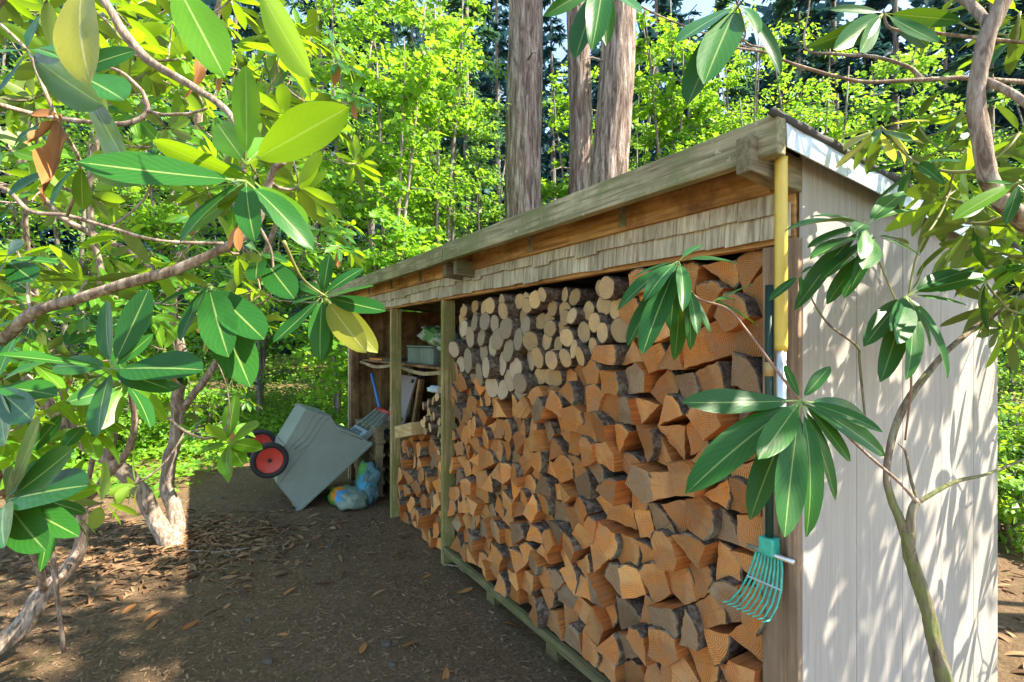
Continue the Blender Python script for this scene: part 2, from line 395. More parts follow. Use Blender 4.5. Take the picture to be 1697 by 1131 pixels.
# roof sheet
MB().add([(-.16, -.055, rz(-.2)), (1.6, -.055, rz(1.6)), (1.6, 5.06, rz(1.6)), (-.16, 5.06, rz(-.2)),
          (-.16, -.055, rz(-.2) - .018), (1.6, -.055, rz(1.6) - .018), (1.6, 5.06, rz(1.6) - .018), (-.16, 5.06, rz(-.2) - .018)],
         [(0, 1, 2, 3), (7, 6, 5, 4), (0, 4, 5, 1), (1, 5, 6, 2), (2, 6, 7, 3), (3, 7, 4, 0)]).build('roof', M['roof'], shed)
# felt edge roll along the rake, drip-edge flashing
f = MB(); n = 40; 
pts = [(-.215 + i * 1.83 / n, -.06 + .004 * math.sin(i * 1.7), rz(-.215 + i * 1.83 / n) + .006 + .004 * noise.noise((i * .6, 0, 0))) for i in range(n + 1)]
f.tube(pts, .012, 6, wob=.5); f.build('felt_edge', M['roof'], shed, smooth=True)
f = MB()
for i in range(6):
    u0 = -.158 + i * .29; u1 = u0 + .29 - .001
    o_ = .0015 * (i % 2)
    f.add([(u0, -.062 - o_, rz(u0) - .004), (u1, -.062 - o_, rz(u1) - .004), (u1, -.066 - o_, rz(u1) - .066), (u0, -.066 - o_, rz(u0) - .066),
           (u0, -.058, rz(u0) - .004), (u1, -.058, rz(u1) - .004), (u1, -.062 - o_, rz(u1) - .066), (u0, -.062 - o_, rz(u0) - .066)],
          [(0, 1, 2, 3), (7, 6, 5, 4), (0, 4, 5, 1), (1, 5, 6, 2), (2, 6, 7, 3), (3, 7, 4, 0)])
f.build('flashing', M['flash'], shed)
# fascia in two lengths with a splice
for a, b, dz in ((-.064, 1.98, 0), (1.99, 5.04, -.004)):
    part('fascia_board', M['fascia'], (-.2, a, 1.966 + dz), (-.162, b, 2.066 + dz), bevel=.004)
# rafters
for i, v in enumerate((.0, .62, 1.25, 1.9, 2.05, 2.7, 3.35, 4.0, 4.6, 4.93)):
    m_ = MB(); uo = -.226 if i == 0 else (-.15 if i in (3, 4) else -.055)
    zt = -.035 if i == 0 else -.02
    if i in (3, 4): zt = -.075
    ht = .092
    m_.add([(uo, v, rz(uo) + zt), (1.5, v, rz(1.5) + zt), (1.5, v + .04, rz(1.5) + zt), (uo, v + .04, rz(uo) + zt),
            (uo, v, rz(uo) + zt - ht), (1.5, v, rz(1.5) + zt - ht), (1.5, v + .04, rz(1.5) + zt - ht), (uo, v + .04, rz(uo) + zt - ht)],
           [(0, 1, 2, 3), (7, 6, 5, 4), (0, 4, 5, 1), (1, 5, 6, 2), (2, 6, 7, 3), (3, 7, 4, 0)])
    if i == 0:
        for k_ in (0, 1, 4, 5): m_.v[k_] = (m_.v[k_][0], -.012, m_.v[k_][2])
        for k_ in (2, 3, 6, 7): m_.v[k_] = (m_.v[k_][0], .034, m_.v[k_][2])
    m_.build('rafter', M['rafter'], shed, bevel=.003)
# header beam in two lengths, backing board
part('header_beam', M['header'], (-.05, .05, 1.918), (-.006, 2.04, 2.02))
part('header_beam', M['header'], (-.048, 2.043, 1.915), (-.006, 4.97, 2.02))
part('header_backing', M['header'], (-.004, .004, 1.778), (.034, 4.96, 2.0))
# shingles: two courses
rs = random.Random(3)
for course, (zb, zt, uo) in enumerate(((1.792, 1.885, -.0125), (1.860, 1.93, -.0235))):
    v = .012 if course == 0 else .05
    while v < 4.93:
        wd = rs.uniform(.07, .15); v1 = min(v + wd, 4.955)
        db = rs.uniform(-.004, .004) + (.012 * math.sin(v * 1.1) if course else 0) - (.012 if course and rs.random() < .25 else 0)
        tl = rs.uniform(-.004, .004)
        m_ = MB().add([(uo - .010, v, zb + db), (uo - .010, v1 - .002, zb + db + tl), (uo, v1 - .002, zb + db + tl), (uo, v, zb + db),
                       (uo - .004, v, zt), (uo - .004, v1 - .002, zt), (uo, v1 - .002, zt), (uo, v, zt)],
                      [(0, 1, 2, 3), (7, 6, 5, 4), (0, 4, 5, 1), (1, 5, 6, 2), (2, 6, 7, 3), (3, 7, 4, 0)])
        m_.build('shingle', M['shingle'], shed); v = v1
# posts
part('post', M['postred'], (.002, .02, 0), (.09, .108, 1.775), bevel=.004)
part('corner_trim', M['postred'], (-.02, -.012, 0), (.0, .018, 1.785), bevel=.002)
for v in (2.40, 3.485):
    part('post', M['post'], (-.011, v, -.02), (.078, v + .042, 1.777), bevel=.004)
part('post', M['ply'], (.0, 4.88, -.02), (.088, 4.975, 1.777), bevel=.004)
part('trim_strip', M['shingle'], (-.014, 4.93, 0), (-.001, 4.955, 1.775))
part('post', M['post'], (.1, 2.402, 0), (.14, 2.44, .36))
part('ledger', M['crate'], (.092, 2.39, 1.34), (1.4, 2.41, 1.40))
for u in (.75, 1.40):
    part('post', M['post'], (u, 2.403, 0), (u + .04, 2.49, 1.8))
part('post', M['post'], (.66, 4.86, 0), (.70, 4.95, 1.27))
part('post', M['post'], (.66, 3.98, 0), (.70, 4.07, 1.27))
part('post', M['post'], (1.37, 4.0, 0), (1.41, 4.09, 1.8))
# sill
part('sill', M['sill'], (-.018, .11, .078), (.012, 2.398, .12), bevel=.004)
for v in (.4, 1.15, 1.75): part('sill_block', M['sill'], (.015, v, -.02), (.3, v + .09, .07))
for u in (.18, .36): part('floor_runner', M['sill'], (u, .12, .07), (u + .05, 2.39, .118))
# walls
gu = [0, .293, .595, .897, 1.2, UD]
for a, b in zip(gu[:-1], gu[1:]):
    zt = lambda u: rz(u) - .022
    m_ = MB().add([(a, -.0145, -.03), (b - .0016, -.0145, -.03), (b - .0016, -.0025, -.03), (a, -.0025, -.03),
                   (a, -.0145, zt(a)), (b - .0016, -.0145, zt(b)), (b - .0016, -.0025, zt(b)), (a, -.0025, zt(a))],
                  [(0, 3, 2, 1), (4, 5, 6, 7), (0, 1, 5, 4), (1, 2, 6, 5), (2, 3, 7, 6), (3, 0, 4, 7)])
    m_.build('siding_board', M['siding'], shed, bevel=.003)
part('wall_backing', M['ply'], (.01, -.0015, -.03), (UD - .01, .012, 1.86), bevel=0)
part('back_wall', M['ply'], (UD - .03, .015, -.03), (UD - .012, 4.955, 1.84), bevel=0)
part('end_wall', M['ply'], (.09, 4.957, -.03), (UD - .04, 4.975, 1.84), bevel=0)
# shelf with a bowed front board
part('shelf', M['ply'], (.12, 2.5, 1.285), (.9, 4.95, 1.305), bevel=.002)
sb = MB(); n = 14
for i in range(n):
    a = 2.5 + i * 2.44 / n; b = 2.5 + (i + 1) * 2.44 / n
    bow = lambda v: -.035 * math.sin((v - 2.5) / 2.44 * math.pi * 2) ** 2
    sb.add([(.095, a, 1.262 + bow(a)), (.095, b, 1.262 + bow(b)), (.115, b, 1.262 + bow(b)), (.115, a, 1.262 + bow(a)),
            (.095, a, 1.29 + bow(a)), (.095, b, 1.29 + bow(b)), (.115, b, 1.29 + bow(b)), (.115, a, 1.29 + bow(a))],
           [(0, 1, 2, 3), (7, 6, 5, 4), (0, 4, 5, 1), (2, 6, 7, 3)])
sb.build('shelf_edge', M['crate'], shed)

# ================================================================== FIREWOOD
def clip(poly, n, d):
    out = []
    for i in range(len(poly)):
        a, b = poly[i], poly[(i + 1) % len(poly)]
        da = a[0] * n[0] + a[1] * n[1] - d; db = b[0] * n[0] + b[1] * n[1] - d
        if da <= 0: out.append(a)
        if (da < 0 < db) or (db < 0 < da):
            t = da / (da - db); out.append((a[0] + (b[0] - a[0]) * t, a[1] + (b[1] - a[1]) * t))
    return out
def cells(pts, bound):
    res = []
    for i, p in enumerate(pts):
        poly = list(bound)
        for j in sorted(range(len(pts)), key=lambda j: (pts[j][0] - p[0]) ** 2 + (pts[j][1] - p[1]) ** 2)[1:22]:
            q = pts[j]; nn = (q[0] - p[0], q[1] - p[1])
            poly = clip(poly, nn, (q[0] ** 2 + q[1] ** 2 - p[0] ** 2 - p[1] ** 2) / 2)
            if len(poly) < 3: break
        res.append(poly)
    return res
def cen(poly):
    a = cx = cy = 0
    for i in range(len(poly)):
        x0, y0 = poly[i]; x1, y1 = poly[(i + 1) % len(poly)]; c = x0 * y1 - x1 * y0
        a += c; cx += (x0 + x1) * c; cy += (y0 + y1) * c
    return (cx / (3 * a), cy / (3 * a), a / 2) if abs(a) > 1e-9 else (poly[0][0], poly[0][1], 0)
def inside(p, poly):
    c = False
    for i in range(len(poly)):
        a, b = poly[i], poly[i - 1]
        if (a[1] > p[1]) != (b[1] > p[1]) and p[0] < (b[0] - a[0]) * (p[1] - a[1]) / (b[1] - a[1]) + a[0]: c = not c
    return c
def pack(bound, spacing, seed, relax=2):
    q = random.Random(seed); pts = []; x0 = min(p[0] for p in bound); x1 = max(p[0] for p in bound); y0 = min(p[1] for p in bound); y1 = max(p[1] for p in bound)
    for _ in range(60000):
        p = (q.uniform(x0, x1), q.uniform(y0, y1)); s = spacing(p, q)
        if s is None or not inside(p, bound): continue
        if all((p[0] - t[0]) ** 2 + (p[1] - t[1]) ** 2 > s * s for t in pts): pts.append(p)
    for _ in range(relax):
        cs = cells(pts, bound); pts = [cen(c)[:2] if len(c) > 2 else p for c, p in zip(cs, pts)]
    return pts, cells(pts, bound)

def split_log(poly, q, u0, length=.40, rx=0):
    """poly: convex cross-section (v, z). Returns mesh data with the pith as origin."""
    want = q.choices([3, 4, 5], [.36, .46, .18])[0]
    poly = list(poly)
    while len(poly) > want:
        best = min(range(len(poly)), key=lambda i: abs((poly[i][0] - poly[i - 1][0]) * (poly[(i + 1) % len(poly)][1] - poly[i - 1][1]) - (poly[i][1] - poly[i - 1][1]) * (poly[(i + 1) % len(poly)][0] - poly[i - 1][0])))
        poly.pop(best)
    c = cen(poly); n = len(poly)
    grow = 1.05 if want == 3 else 1.01
    poly = [(c[0] + (p[0] - c[0]) * grow, c[1] + (p[1] - c[1]) * grow) for p in poly]
    lens = [math.dist(poly[i], poly[(i + 1) % n]) for i in range(n)]
    bark = max(range(n), key=lambda i: lens[i] * q.uniform(.6, 1.3) * (1.1 + .7 * (-(poly[(i + 1) % n][0] - poly[i][0]) - (poly[(i + 1) % n][1] - poly[i][1])) / (lens[i] + 1e-9))) if q.random() < .82 else -1
    ring = []; flag = []
    for i in range(n):
        a, b = poly[i], poly[(i + 1) % n]; L = lens[i]; nx_, ny_ = (b[1] - a[1]) / (L + 1e-9), -(b[0] - a[0]) / (L + 1e-9)
        k = max(2, int(L / .022)) if i != bark else 7
        bl = q.uniform(.13, .24) * L if i == bark else q.uniform(-.03, .02) * L
        for s in range(k):
            t = s / k; bb = bl * 4 * t * (1 - t); jt = q.uniform(-.0038, .0038) if 0 < s else 0
            ring.append((a[0] + (b[0] - a[0]) * t + nx_ * (bb + jt), a[1] + (b[1] - a[1]) * t + ny_ * (bb + jt))); flag.append(1 if i == bark else 0)
    if bark >= 0:
        a, b = poly[bark], poly[(bark + 1) % n]; mid = ((a[0] + b[0]) / 2, (a[1] + b[1]) / 2)
        pith = (c[0] + (c[0] - mid[0]) * q.uniform(1, 1.9), c[1] + (c[1] - mid[1]) * q.uniform(1, 1.9))
    else:
        an = q.uniform(0, 6.28); pith = (c[0] + math.cos(an) * .12, c[1] + math.sin(an) * .12)
    m_ = MB(); k = len(ring); ta, tb = q.uniform(-.28, .28), q.uniform(-.22, .22)
    tw = q.uniform(-.08, .08); sx_, sz_ = q.uniform(.86, 1.04), q.uniform(.86, 1.04)
    def pt(p, e):
        y, z = p[0] - c[0], p[1] - c[1]
        x = ta * y + tb * z + q.uniform(-.002, .002) if e == 0 else length * e
        if e: y, z = (y * math.cos(tw * e) - z * math.sin(tw * e)) * (1 + (sx_ - 1) * e), (y * math.sin(tw * e) + z * math.cos(tw * e)) * (1 + (sz_ - 1) * e)
        return (x, y + c[0] - pith[0], z + c[1] - pith[1])
    ring2 = [(c[0] + (p[0] - c[0]) * .55, c[1] + (p[1] - c[1]) * .55) for p in ring]
    fl2 = [flag[i] or flag[i - 1] for i in range(k)]; rim = []
    for p, fg in zip(ring, fl2):
        dd = math.dist(p, c[:2]) + 1e-9; t = (q.uniform(.004, .009) if fg else .0012) / dd; rim.append((p[0] + (c[0] - p[0]) * t, p[1] + (c[1] - p[1]) * t))
    vs = [pt(p, 0) for p in ring] + [pt(p, .5) for p in ring] + [pt(p, 1) for p in ring] + [pt(p, 0) for p in ring2] + [pt((c[0], c[1]), 0)] + [pt(p, 0) for p in rim]
    fs = []; ms = []; rb = 4 * k + 1
    for lv in (0, 1):
        for i in range(k):
            j = (i + 1) % k; fs.append((lv * k + i, lv * k + j, lv * k + k + j, lv * k + k + i)); ms.append(2 if flag[i] else 1)
    for i in range(k):
        j = (i + 1) % k; fs.append((i, rb + i, rb + j, j)); ms.append(2 if flag[i] else 0)
        fs.append((rb + i, 3 * k + i, 3 * k + j, rb + j)); ms.append(0)
        fs.append((3 * k + i, 4 * k, 3 * k + j)); ms.append(0)
    fs.append(tuple(2 * k + i for i in range(k))); ms.append(0)
    m_.v = vs; m_.f = fs; m_.m = ms
    return m_, pith, (bark >= 0, {3: 'triangular', 4: 'four-sided', 5: 'chunky'}.get(n, 'chunky'))
def fix_normals(o):
    import bmesh
    bm = bmesh.new(); bm.from_mesh(o.data); bmesh.ops.recalc_face_normals(bm, faces=bm.faces); bm.to_mesh(o.data); bm.free()

def put_log(o, u, v, z, q, yaw=.03):
    o.location = S(u, v, z); o.rotation_euler = (0, q.uniform(-.012, .012), ANG + q.uniform(-yaw, yaw))

def round_log(v, z, r, u, q, mat, label, group, length=.42, ecc=None):
    m_ = MB(); k = 18; ph = q.uniform(0, 6); ecc = q.uniform(.88, 1.0); ta, tb = q.uniform(-.25, .25), q.uniform(-.2, .2)
    rad = [r * (1 + .05 * math.sin(a * 2 * math.pi / k * 2 + ph) + .03 * math.sin(a * 2 * math.pi / k * 5 + ph * 2)) for a in range(k)]
    bend = (q.uniform(-.02, .02), q.uniform(-.015, .015))
    def ring(f_, x):
        out = []
        for a in range(k):
            y = math.cos(2 * math.pi * a / k) * rad[a] * f_ * ecc; zz = math.sin(2 * math.pi * a / k) * rad[a] * f_
            xx = x + (ta * y + tb * zz if x < .01 else 0)
            t = max(0, x) / length; out.append((xx, y + bend[0] * t * t, zz + bend[1] * t * t))
        return out
    lv = [ring(.0, 0)[:1], ring(.5, 0), ring(.93, 0), ring(1, .002)]
    vs = [(0, 0, 0)] + lv[1] + lv[2] + lv[3]; fs = []; ms = []
    for i in range(k):
        j = (i + 1) % k
        fs += [(0, 1 + j, 1 + i), (1 + i, 1 + j, 1 + k + j, 1 + k + i), (1 + k + i, 1 + k + j, 1 + 2 * k + j, 1 + 2 * k + i)]; ms += [0, 0, 2]
    b = 1 + 2 * k
    for s in range(1, 6):
        rr = ring(1 + q.uniform(-.05, .05), .002 + length * s / 5)
        rr = [(p[0], p[1] * (1 + q.uniform(-.05, .05)), p[2] * (1 + q.uniform(-.05, .05))) for p in rr]
        vs += rr
        for i in range(k):
            j = (i + 1) % k; fs.append((b + i, b + j, b + k + j, b + k + i)); ms.append(2)
        b += k
    fs.append(tuple(b + i for i in range(k))); ms.append(0)
    m_.v, m_.f, m_.m = vs, fs, ms
    o = m_.build('round_log', [mat, M['split'], M['bark_log']]); fix_normals(o); put_log(o, u, v, z, q)
    return tag(o, label, 'firewood log', group)

q = random.Random(11)
main_b = [(.115, .122), (2.385, .122), (2.385, 1.745), (.115, 1.76)]
round_zone = [(.66, 1.80), (.72, 1.56), (.9, 1.44), (1.0, 1.36), (1.12, 1.38), (1.25, 1.25), (1.42, 1.29), (1.55, 1.16), (1.72, 1.22), (1.88, 1.14), (2.05, 1.27), (2.40, 1.30), (2.40, 1.80)]
def sp(p, q):
    if inside(p, round_zone):
        if p[0] > 1.42 and p[1] < 1.63: return q.choice((.10, .125, .14, .155))
        return q.choice((.065, .08, .095, .115))
    return q.choice((.08, .093, .105, .12)) * (1.08 if p[0] < 1.1 else .98)
pts, cl = pack(main_b, sp, 5, 2)
NS = NR = 0
for p, poly in zip(pts, cl):
    if len(poly) < 3: continue
    c = cen(poly)
    if c[2] < 0: poly = poly[::-1]; c = cen(poly)
    if c[2] < .0015: continue
    if inside(c[:2], round_zone):
        if c[1] > 1.70 and q.random() < .25: continue
        r = min(abs((poly[(i + 1) % len(poly)][0] - poly[i][0]) * (c[1] - poly[i][1]) - (poly[(i + 1) % len(poly)][1] - poly[i][1]) * (c[0] - poly[i][0])) / (math.dist(poly[i], poly[(i + 1) % len(poly)]) + 1e-9) for i in range(len(poly)))
        r *= 1.2
        pale = c[0] > 1.38 and c[1] < 1.62 and r > .048
        lab = 'round log with weathered pale grey cut end in the rounds pile' if pale else ('thin round branch log with yellow cut end above the split wood' if r < .042 else 'thick round log with yellow cut end and dark bark')
        lab += ', under the header' if c[1] > 1.6 else ', low among the rounds' if inside((c[0], c[1] + .2), round_zone) else ''
        round_log(min(c[0], 2.39 - r), c[1], r, q.uniform(-.02, .075) + (.05 if c[0] > 2.1 else 0), q, M['end_pale'] if pale else M['end_round'], lab, 'pale round logs' if pale else ('thin round logs' if r < .042 else 'thick round logs')); NR += 1
    else:
        m_, pith, bk = split_log(poly, q, 0)
        grey_p = .13 + (.08 if c[1] < .5 else 0); tan_p = .28 + (.22 if c[0] < .9 else 0) + (.12 if c[1] < .45 else 0)
        x = q.random(); kind = 'grey' if x < grey_p else ('tan' if x < grey_p + tan_p else 'fresh')
        o = m_.build('split_log', [M['end_' + kind], M['split'], M['bark_log']]); fix_normals(o)
        put_log(o, q.uniform(-.025, .06) + (.045 if c[0] > 2.1 else (.02 if c[0] > 1.7 else 0)), pith[0], pith[1], q)
        if c[0] < 1.1 and kind == 'tan': kind_l = 'large '
        where = ('resting on the sill' if c[1] < .26 else 'beside the middle post' if c[0] > 2.24 else 'beside the near corner post' if c[0] < .27 else
                 'tucked under the header' if c[1] > 1.60 else 'directly under the round logs' if inside((c[0], c[1] + .17), round_zone) else 'low in the main stack' if c[1] < .75 else 'halfway up the main stack')
        endc = {'grey': 'greyed', 'tan': 'dull tan', 'fresh': 'bright orange'}[kind]
        tag(o, bk[1] + ' split firewood log with ' + endc + ' end' + (' and bark edge, ' if bk[0] else ' and no bark, ') + where, 'firewood log', 'split logs in the main stack'); NS += 1
print('logs', NS, NR)
# second bay: a lower stack beyond the middle post
q = random.Random(23)
b2 = [(2.47, .0), (3.42, .0), (3.42, .62), (3.1, .80), (2.80, .78), (2.47, .70)]
pts, cl = pack(b2, lambda p, q: q.choice((.09, .105, .115)), 8, 2)
for p, poly in zip(pts, cl):
    if len(poly) < 3: continue
    c = cen(poly)
    if c[2] < 0: poly = poly[::-1]; c = cen(poly)
    if c[2] < .002: continue
    m_, pith, bk = split_log(poly, q, 0)
    kind = q.choice(['fresh', 'fresh', 'tan', 'tan', 'grey'])
    o = m_.build('split_log', [M['end_' + kind], M['split'], M['bark_log']]); fix_normals(o); put_log(o, q.uniform(.0, .16), pith[0], pith[1], q)
    tag(o, {'fresh': 'split log with orange cut end in the lower stack beyond the middle post', 'tan': 'split log with tan cut end in the lower stack beyond the middle post', 'grey': 'split log with greyed cut end in the lower stack beyond the middle post'}[kind], 'firewood log', kind + ' split logs in the lower stack')
b3 = [(2.49, .705), (2.80, .785), (2.92, .80), (2.88, 1.0), (2.68, 1.16), (2.49, 1.18)]
pts, cl = pack(b3, lambda p, q: q.choice((.05, .06, .07)), 9, 2)
for p, poly in zip(pts, cl):
    if len(poly) < 3: continue
    c = cen(poly)
    if c[2] < 0: poly = poly[::-1]; c = cen(poly)
    if c[2] < .0007: continue
    r = .56 * math.sqrt(abs(c[2]))
    round_log(c[0], c[1], r, q.uniform(-.0, .14), q, M['end_round'], 'thin round branch piece piled on the lower stack beyond the middle post', 'branch pieces on the lower stack', length=.36)

# ================================================================== THINGS IN THE FAR BAY
def obj_in_shed(name, mb, mats, u, v, z, rot=0, smooth=False, bevel=0, **k):
    o = mb.build(name, mats, smooth=smooth, bevel=bevel); o.location = S(u, v, z); o.rotation_euler = (0, 0, ANG + rot); return tag(o, **k)
# plank on the lower stack
m_ = MB().beam((0, -.19, .0), (0, .19, -.085), .34, .10)
obj_in_shed('plank_offcut', m_, M['plank'], .14, 3.15, .83, bevel=.006, label='pale thick board offcut lying on the lower log stack', cat='board')
# pallets
for i in range(5):
    t = empty('pallet', S(.04 + rnd.uniform(-.01, .01), 4.10, i * .131), ANG + rnd.uniform(-.015, .015), label='weathered slatted wooden pallet in the pile behind the cart, ' + ['lowest', 'second up', 'middle one', 'fourth up', 'topmost'][i], cat='pallet', group='stacked pallets')
    for k_ in range(3): MB().box((k_ * .28, 0, .018), (k_ * .28 + .07, .80, .113), j=.002).build('bearer', M['crate'], t, bevel=.003)
    for k_ in range(5):
        MB().box((.0 + k_ * .135, .004, .114), (.0 + k_ * .135 + .09, .796, .131), j=.0015).build('slat', M['crate'], t, bevel=.002)
        if k_ % 2 == 0: MB().box((.0 + k_ * .135, .004, .0), (.0 + k_ * .135 + .09, .796, .0175)).build('slat', M['crate'], t, bevel=.002)
# painted board leaning on the pallets
k = NT('painted_board'); n_ = k.noise(k.map(), 5, 4, .6)
cc = k.mix(k.ramp(n_, [(.4, 0), (.6, 1)]), (.26, .19, .2), (.22, .25, .19)); 
k.color(k.mix(k.ramp(k.noise(k.map(), 30, 4, .7), [(.6, 0), (.75, .5)]), cc, (.4, .36, .3))); k.rough(.7)
pb = empty('painted_board', S(.34, 4.18, .655), ANG, label='purple and green painted square board with dark corner knobs leaning above the pallets', cat='board')
b_ = MB().box((-.012, 0, 0), (.012, .52, .50)).build('panel', k.m, pb, bevel=.003); b_.rotation_euler = (0, .30, 0)
dk = plain('dark_green_rubber', (.02, .06, .05), .5)
for a, b in ((.05, .05), (.47, .05), (.05, .45), (.47, .45)):
    kb = MB().tube([(-.03, a, b), (-.011, a, b)], [.018, .022], 10).build('knob', dk, pb); kb.rotation_euler = (0, .30, 0)
for i, (a, b) in enumerate(((.42, 4.13), (.46, 4.15))):
    o = obj_in_shed('dark_slat', MB().beam((0, 0, 0), (.07, -.02, .46), .05, .02, up=(1, 0, 0)), M['ply'], a, b, .655, label=['dark wooden slat leaning beside the painted board', 'dark wooden slat leaning nearer the inner post'][i], cat='slat')
# blue handle
obj_in_shed('blue_pole', MB().tube([(0, 0, 0), (-.12, .10, .62), (-.22, .18, 1.15)], [.016, .016, .016], 10), plain('blue_plastic', (.04, .22, .55), .4), .42, 4.62, 0, smooth=True, label='blue tool handle leaning in the far corner of the shed', cat='tool handle')
obj_in_shed('blue_pole', MB().tube([(0, 0, 0), (.08, .03, .62)], [.013, .013], 10), plain('dark_blue_plastic', (.03, .09, .22), .4), .48, 4.2, .655, smooth=True, label='dark blue rod standing beside the painted board', cat='tool handle')
# wire basket on the shelf
k = NT('wire_mesh_green'); k.color((.2, .27, .23)); k.rough(.45); k.b.inputs['Metallic'].default_value = .4
wb = empty('wire_basket', S(.19, 3.06, 1.305), ANG, label='grey green wire mesh basket standing on the shelf', cat='basket')
m_ = MB(); W, Dp, Ht = .60, .26, .15
for i in range(19):
    for x_ in (0, Dp): m_.beam((x_, i * W / 18, .0), (x_, i * W / 18, Ht), .003, .003, up=(0, 1, 0))
for i in range(12):
    for y_ in (0, W): m_.beam((i * Dp / 11, y_, 0), (i * Dp / 11, y_, Ht), .003, .003, up=(0, 1, 0))
for i in range(8):
    z_ = i * Ht / 7
    for x_ in (0, Dp): m_.beam((x_, 0, z_), (x_, W, z_), .003, .003)
    for y_ in (0, W): m_.beam((0, y_, z_), (Dp, y_, z_), .003, .003)
m_.build('mesh_side', k.m, wb)
m_ = MB()
for a, b in (((0, 0, Ht), (0, W, Ht)), ((Dp, 0, Ht), (Dp, W, Ht)), ((0, 0, Ht), (Dp, 0, Ht)), ((0, W, Ht), (Dp, W, Ht))): m_.tube([a, b], .006, 6)
m_.build('rim', k.m, wb)
MB().box((.006, .006, .002), (Dp - .006, W - .006, Ht * .9)).build('contents', plain('basket_cloth', (.22, .28, .24), .8), wb, bevel=.01)

def blob(name, size, seed, mat, amp=.25, fs=4, flat=True, seg=28, rings=16, **k):
    m_ = MB(); vs = []; fs_ = []
    for i in range(rings + 1):
        th = math.pi * i / rings
        for j in range(seg):
            a = 2 * math.pi * j / seg; c_, s_ = math.cos(a), math.sin(a)
            sq = lambda t, e: math.copysign(abs(t) ** e, t)
            p = Vector((sq(c_, .6) * sq(math.sin(th), .6), sq(s_, .6) * sq(math.sin(th), .6), sq(math.cos(th), .8)))
            d_ = 1 + amp * noise.noise(p * fs * .5 + Vector((seed, 0, 0))) + amp * .5 * abs(noise.noise(p * fs * 1.7 + Vector((seed, 4, 0))))
            p = Vector((p.x * size[0] * d_, p.y * size[1] * d_, p.z * size[2] * d_))
            if flat: p.z = max(p.z, -size[2] * .75)
            vs.append(p)
    for i in range(rings):
        for j in range(seg):
            fs_.append((i * seg + j, (i + 1) * seg + j, (i + 1) * seg + (j + 1) % seg, i * seg + (j + 1) % seg))
    m_.add(vs, fs_); return m_.build(name, mat, smooth=True)
def bag_mat(name, base, pats):
    k = NT(name); c = base; n_ = k.noise(k.map(), 14, 4, .6)
    for loc, r_, col in pats:
        d_ = k.n.new('ShaderNodeVectorMath'); d_.operation = 'DISTANCE'; k.lk(k.tc.outputs['Object'], d_.inputs[0]); d_.inputs[1].default_value = loc
        e_ = k.math('ADD', d_.outputs['Value'], k.math('MULTIPLY', k.math('SUBTRACT', n_, .5), .16))
        c = k.mix(k.ramp(e_, [(max(0, r_ - .004), 1), (r_ + .004, 0)]), c, col)
    k.color(c); k.rough(.32, .4); k.bump(k.noise(k.map(scale=(1, 3, 1)), 16, 5, .6), .9, .03); return k.m
o = blob('soil_bag', (.115, .22, .085), 2.2, bag_mat('soil_bag_print', (.21, .29, .24), [((-.12, .10, .02), .10, (.10, .36, .05)), ((-.10, .05, .06), .075, (.70, .26, .03)), ((-.10, -.05, .06), .06, (.05, .30, .62))]), .3, 4)
o.location = S(-.24, 4.02, .063); o.rotation_euler = (0, 0, ANG + .15); tag(o, 'plump white plastic soil bag with orange and blue print lying before the pallets', 'soil bag')
o = blob('soil_bag', (.09, .15, .19), 5.7, bag_mat('compost_bag_print', (.08, .17, .19), [((-.08, .03, .10), .10, (.08, .30, .06)), ((-.09, -.05, .02), .09, (.04, .30, .48)), ((-.09, .0, -.12), .08, (.2, .28, .26))]), .35, 4)
o.location = S(-.06, 4.03, .15); o.rotation_euler = (0, .15, ANG); tag(o, 'teal and green plastic compost bag slumped upright against the pallets', 'soil bag')
o = blob('plastic_bag', (.12, .24, .07), 9.1, bag_mat('clear_bag', (.38, .43, .33), [((-.08, .05, .03), .09, (.08, .22, .05)), ((-.06, -.1, .03), .08, (.14, .26, .08))]), .6, 6)
o.location = S(.32, 3.15, 1.52); o.rotation_euler = (.25, 0, ANG); tag(o, 'crumpled clear plastic bag with green contents on top of the wire basket', 'plastic bag')
o = obj_in_shed('orange_tray', MB().box((0, 0, 0), (.2, .42, .018)).box((.01, -.3, .0), (.18, -.02, .02), m=1), [plain('orange_plastic', (.62, .2, .04), .5), plain('black_plastic', (.03, .03, .03), .5)], .14, 4.25, 1.305, bevel=.003, label='flat orange and black tool lying on the shelf edge', cat='tool')
o = blob('folded_cloth', (.06, .10, .025), 3.3, plain('pale_blue_cloth', (.45, .55, .6), .9), .4, 5)
o.location = S(.14, 2.83, 1.13); o.rotation_euler = (0, 0, ANG); tag(o, 'pale blue rag lying on the branch pieces', 'cloth')

# ================================================================== GARDEN CART
cart = empty('garden_cart', S(-.646, 4.13, 0), ANG, label='grey plastic two-wheeled garden cart tipped upside down against the shed', cat='cart')
def on_v(px, py, v):                 # point of a plane across the shed (constant v) -> (u, z) about the cart's base
    dx = (px - CX) / F; k = D.x * dx + D.y; Y = (v + D.dot(C0)) / k
    p = P(px, py, Y); rel = p - C0; return (rel.dot(E) + .646, p.z)
VN = 4.13
prof = [on_v(*p, VN) for p in ((495, 845), (462, 803), (468, 742), (505, 676), (548, 690), (597, 722), (608, 740), (578, 762), (553, 768))]
cmat = plain('grey_green_plastic', (.20, .245, .215), .5, var=.15, nscale=5)
cmat2 = plain('black_rubber', (.018, .02, .022), .7)
cred = plain('red_plastic', (.55, .045, .03), .4)
cblue = plain('pale_grey_plastic', (.38, .47, .50), .45)
WID = .66
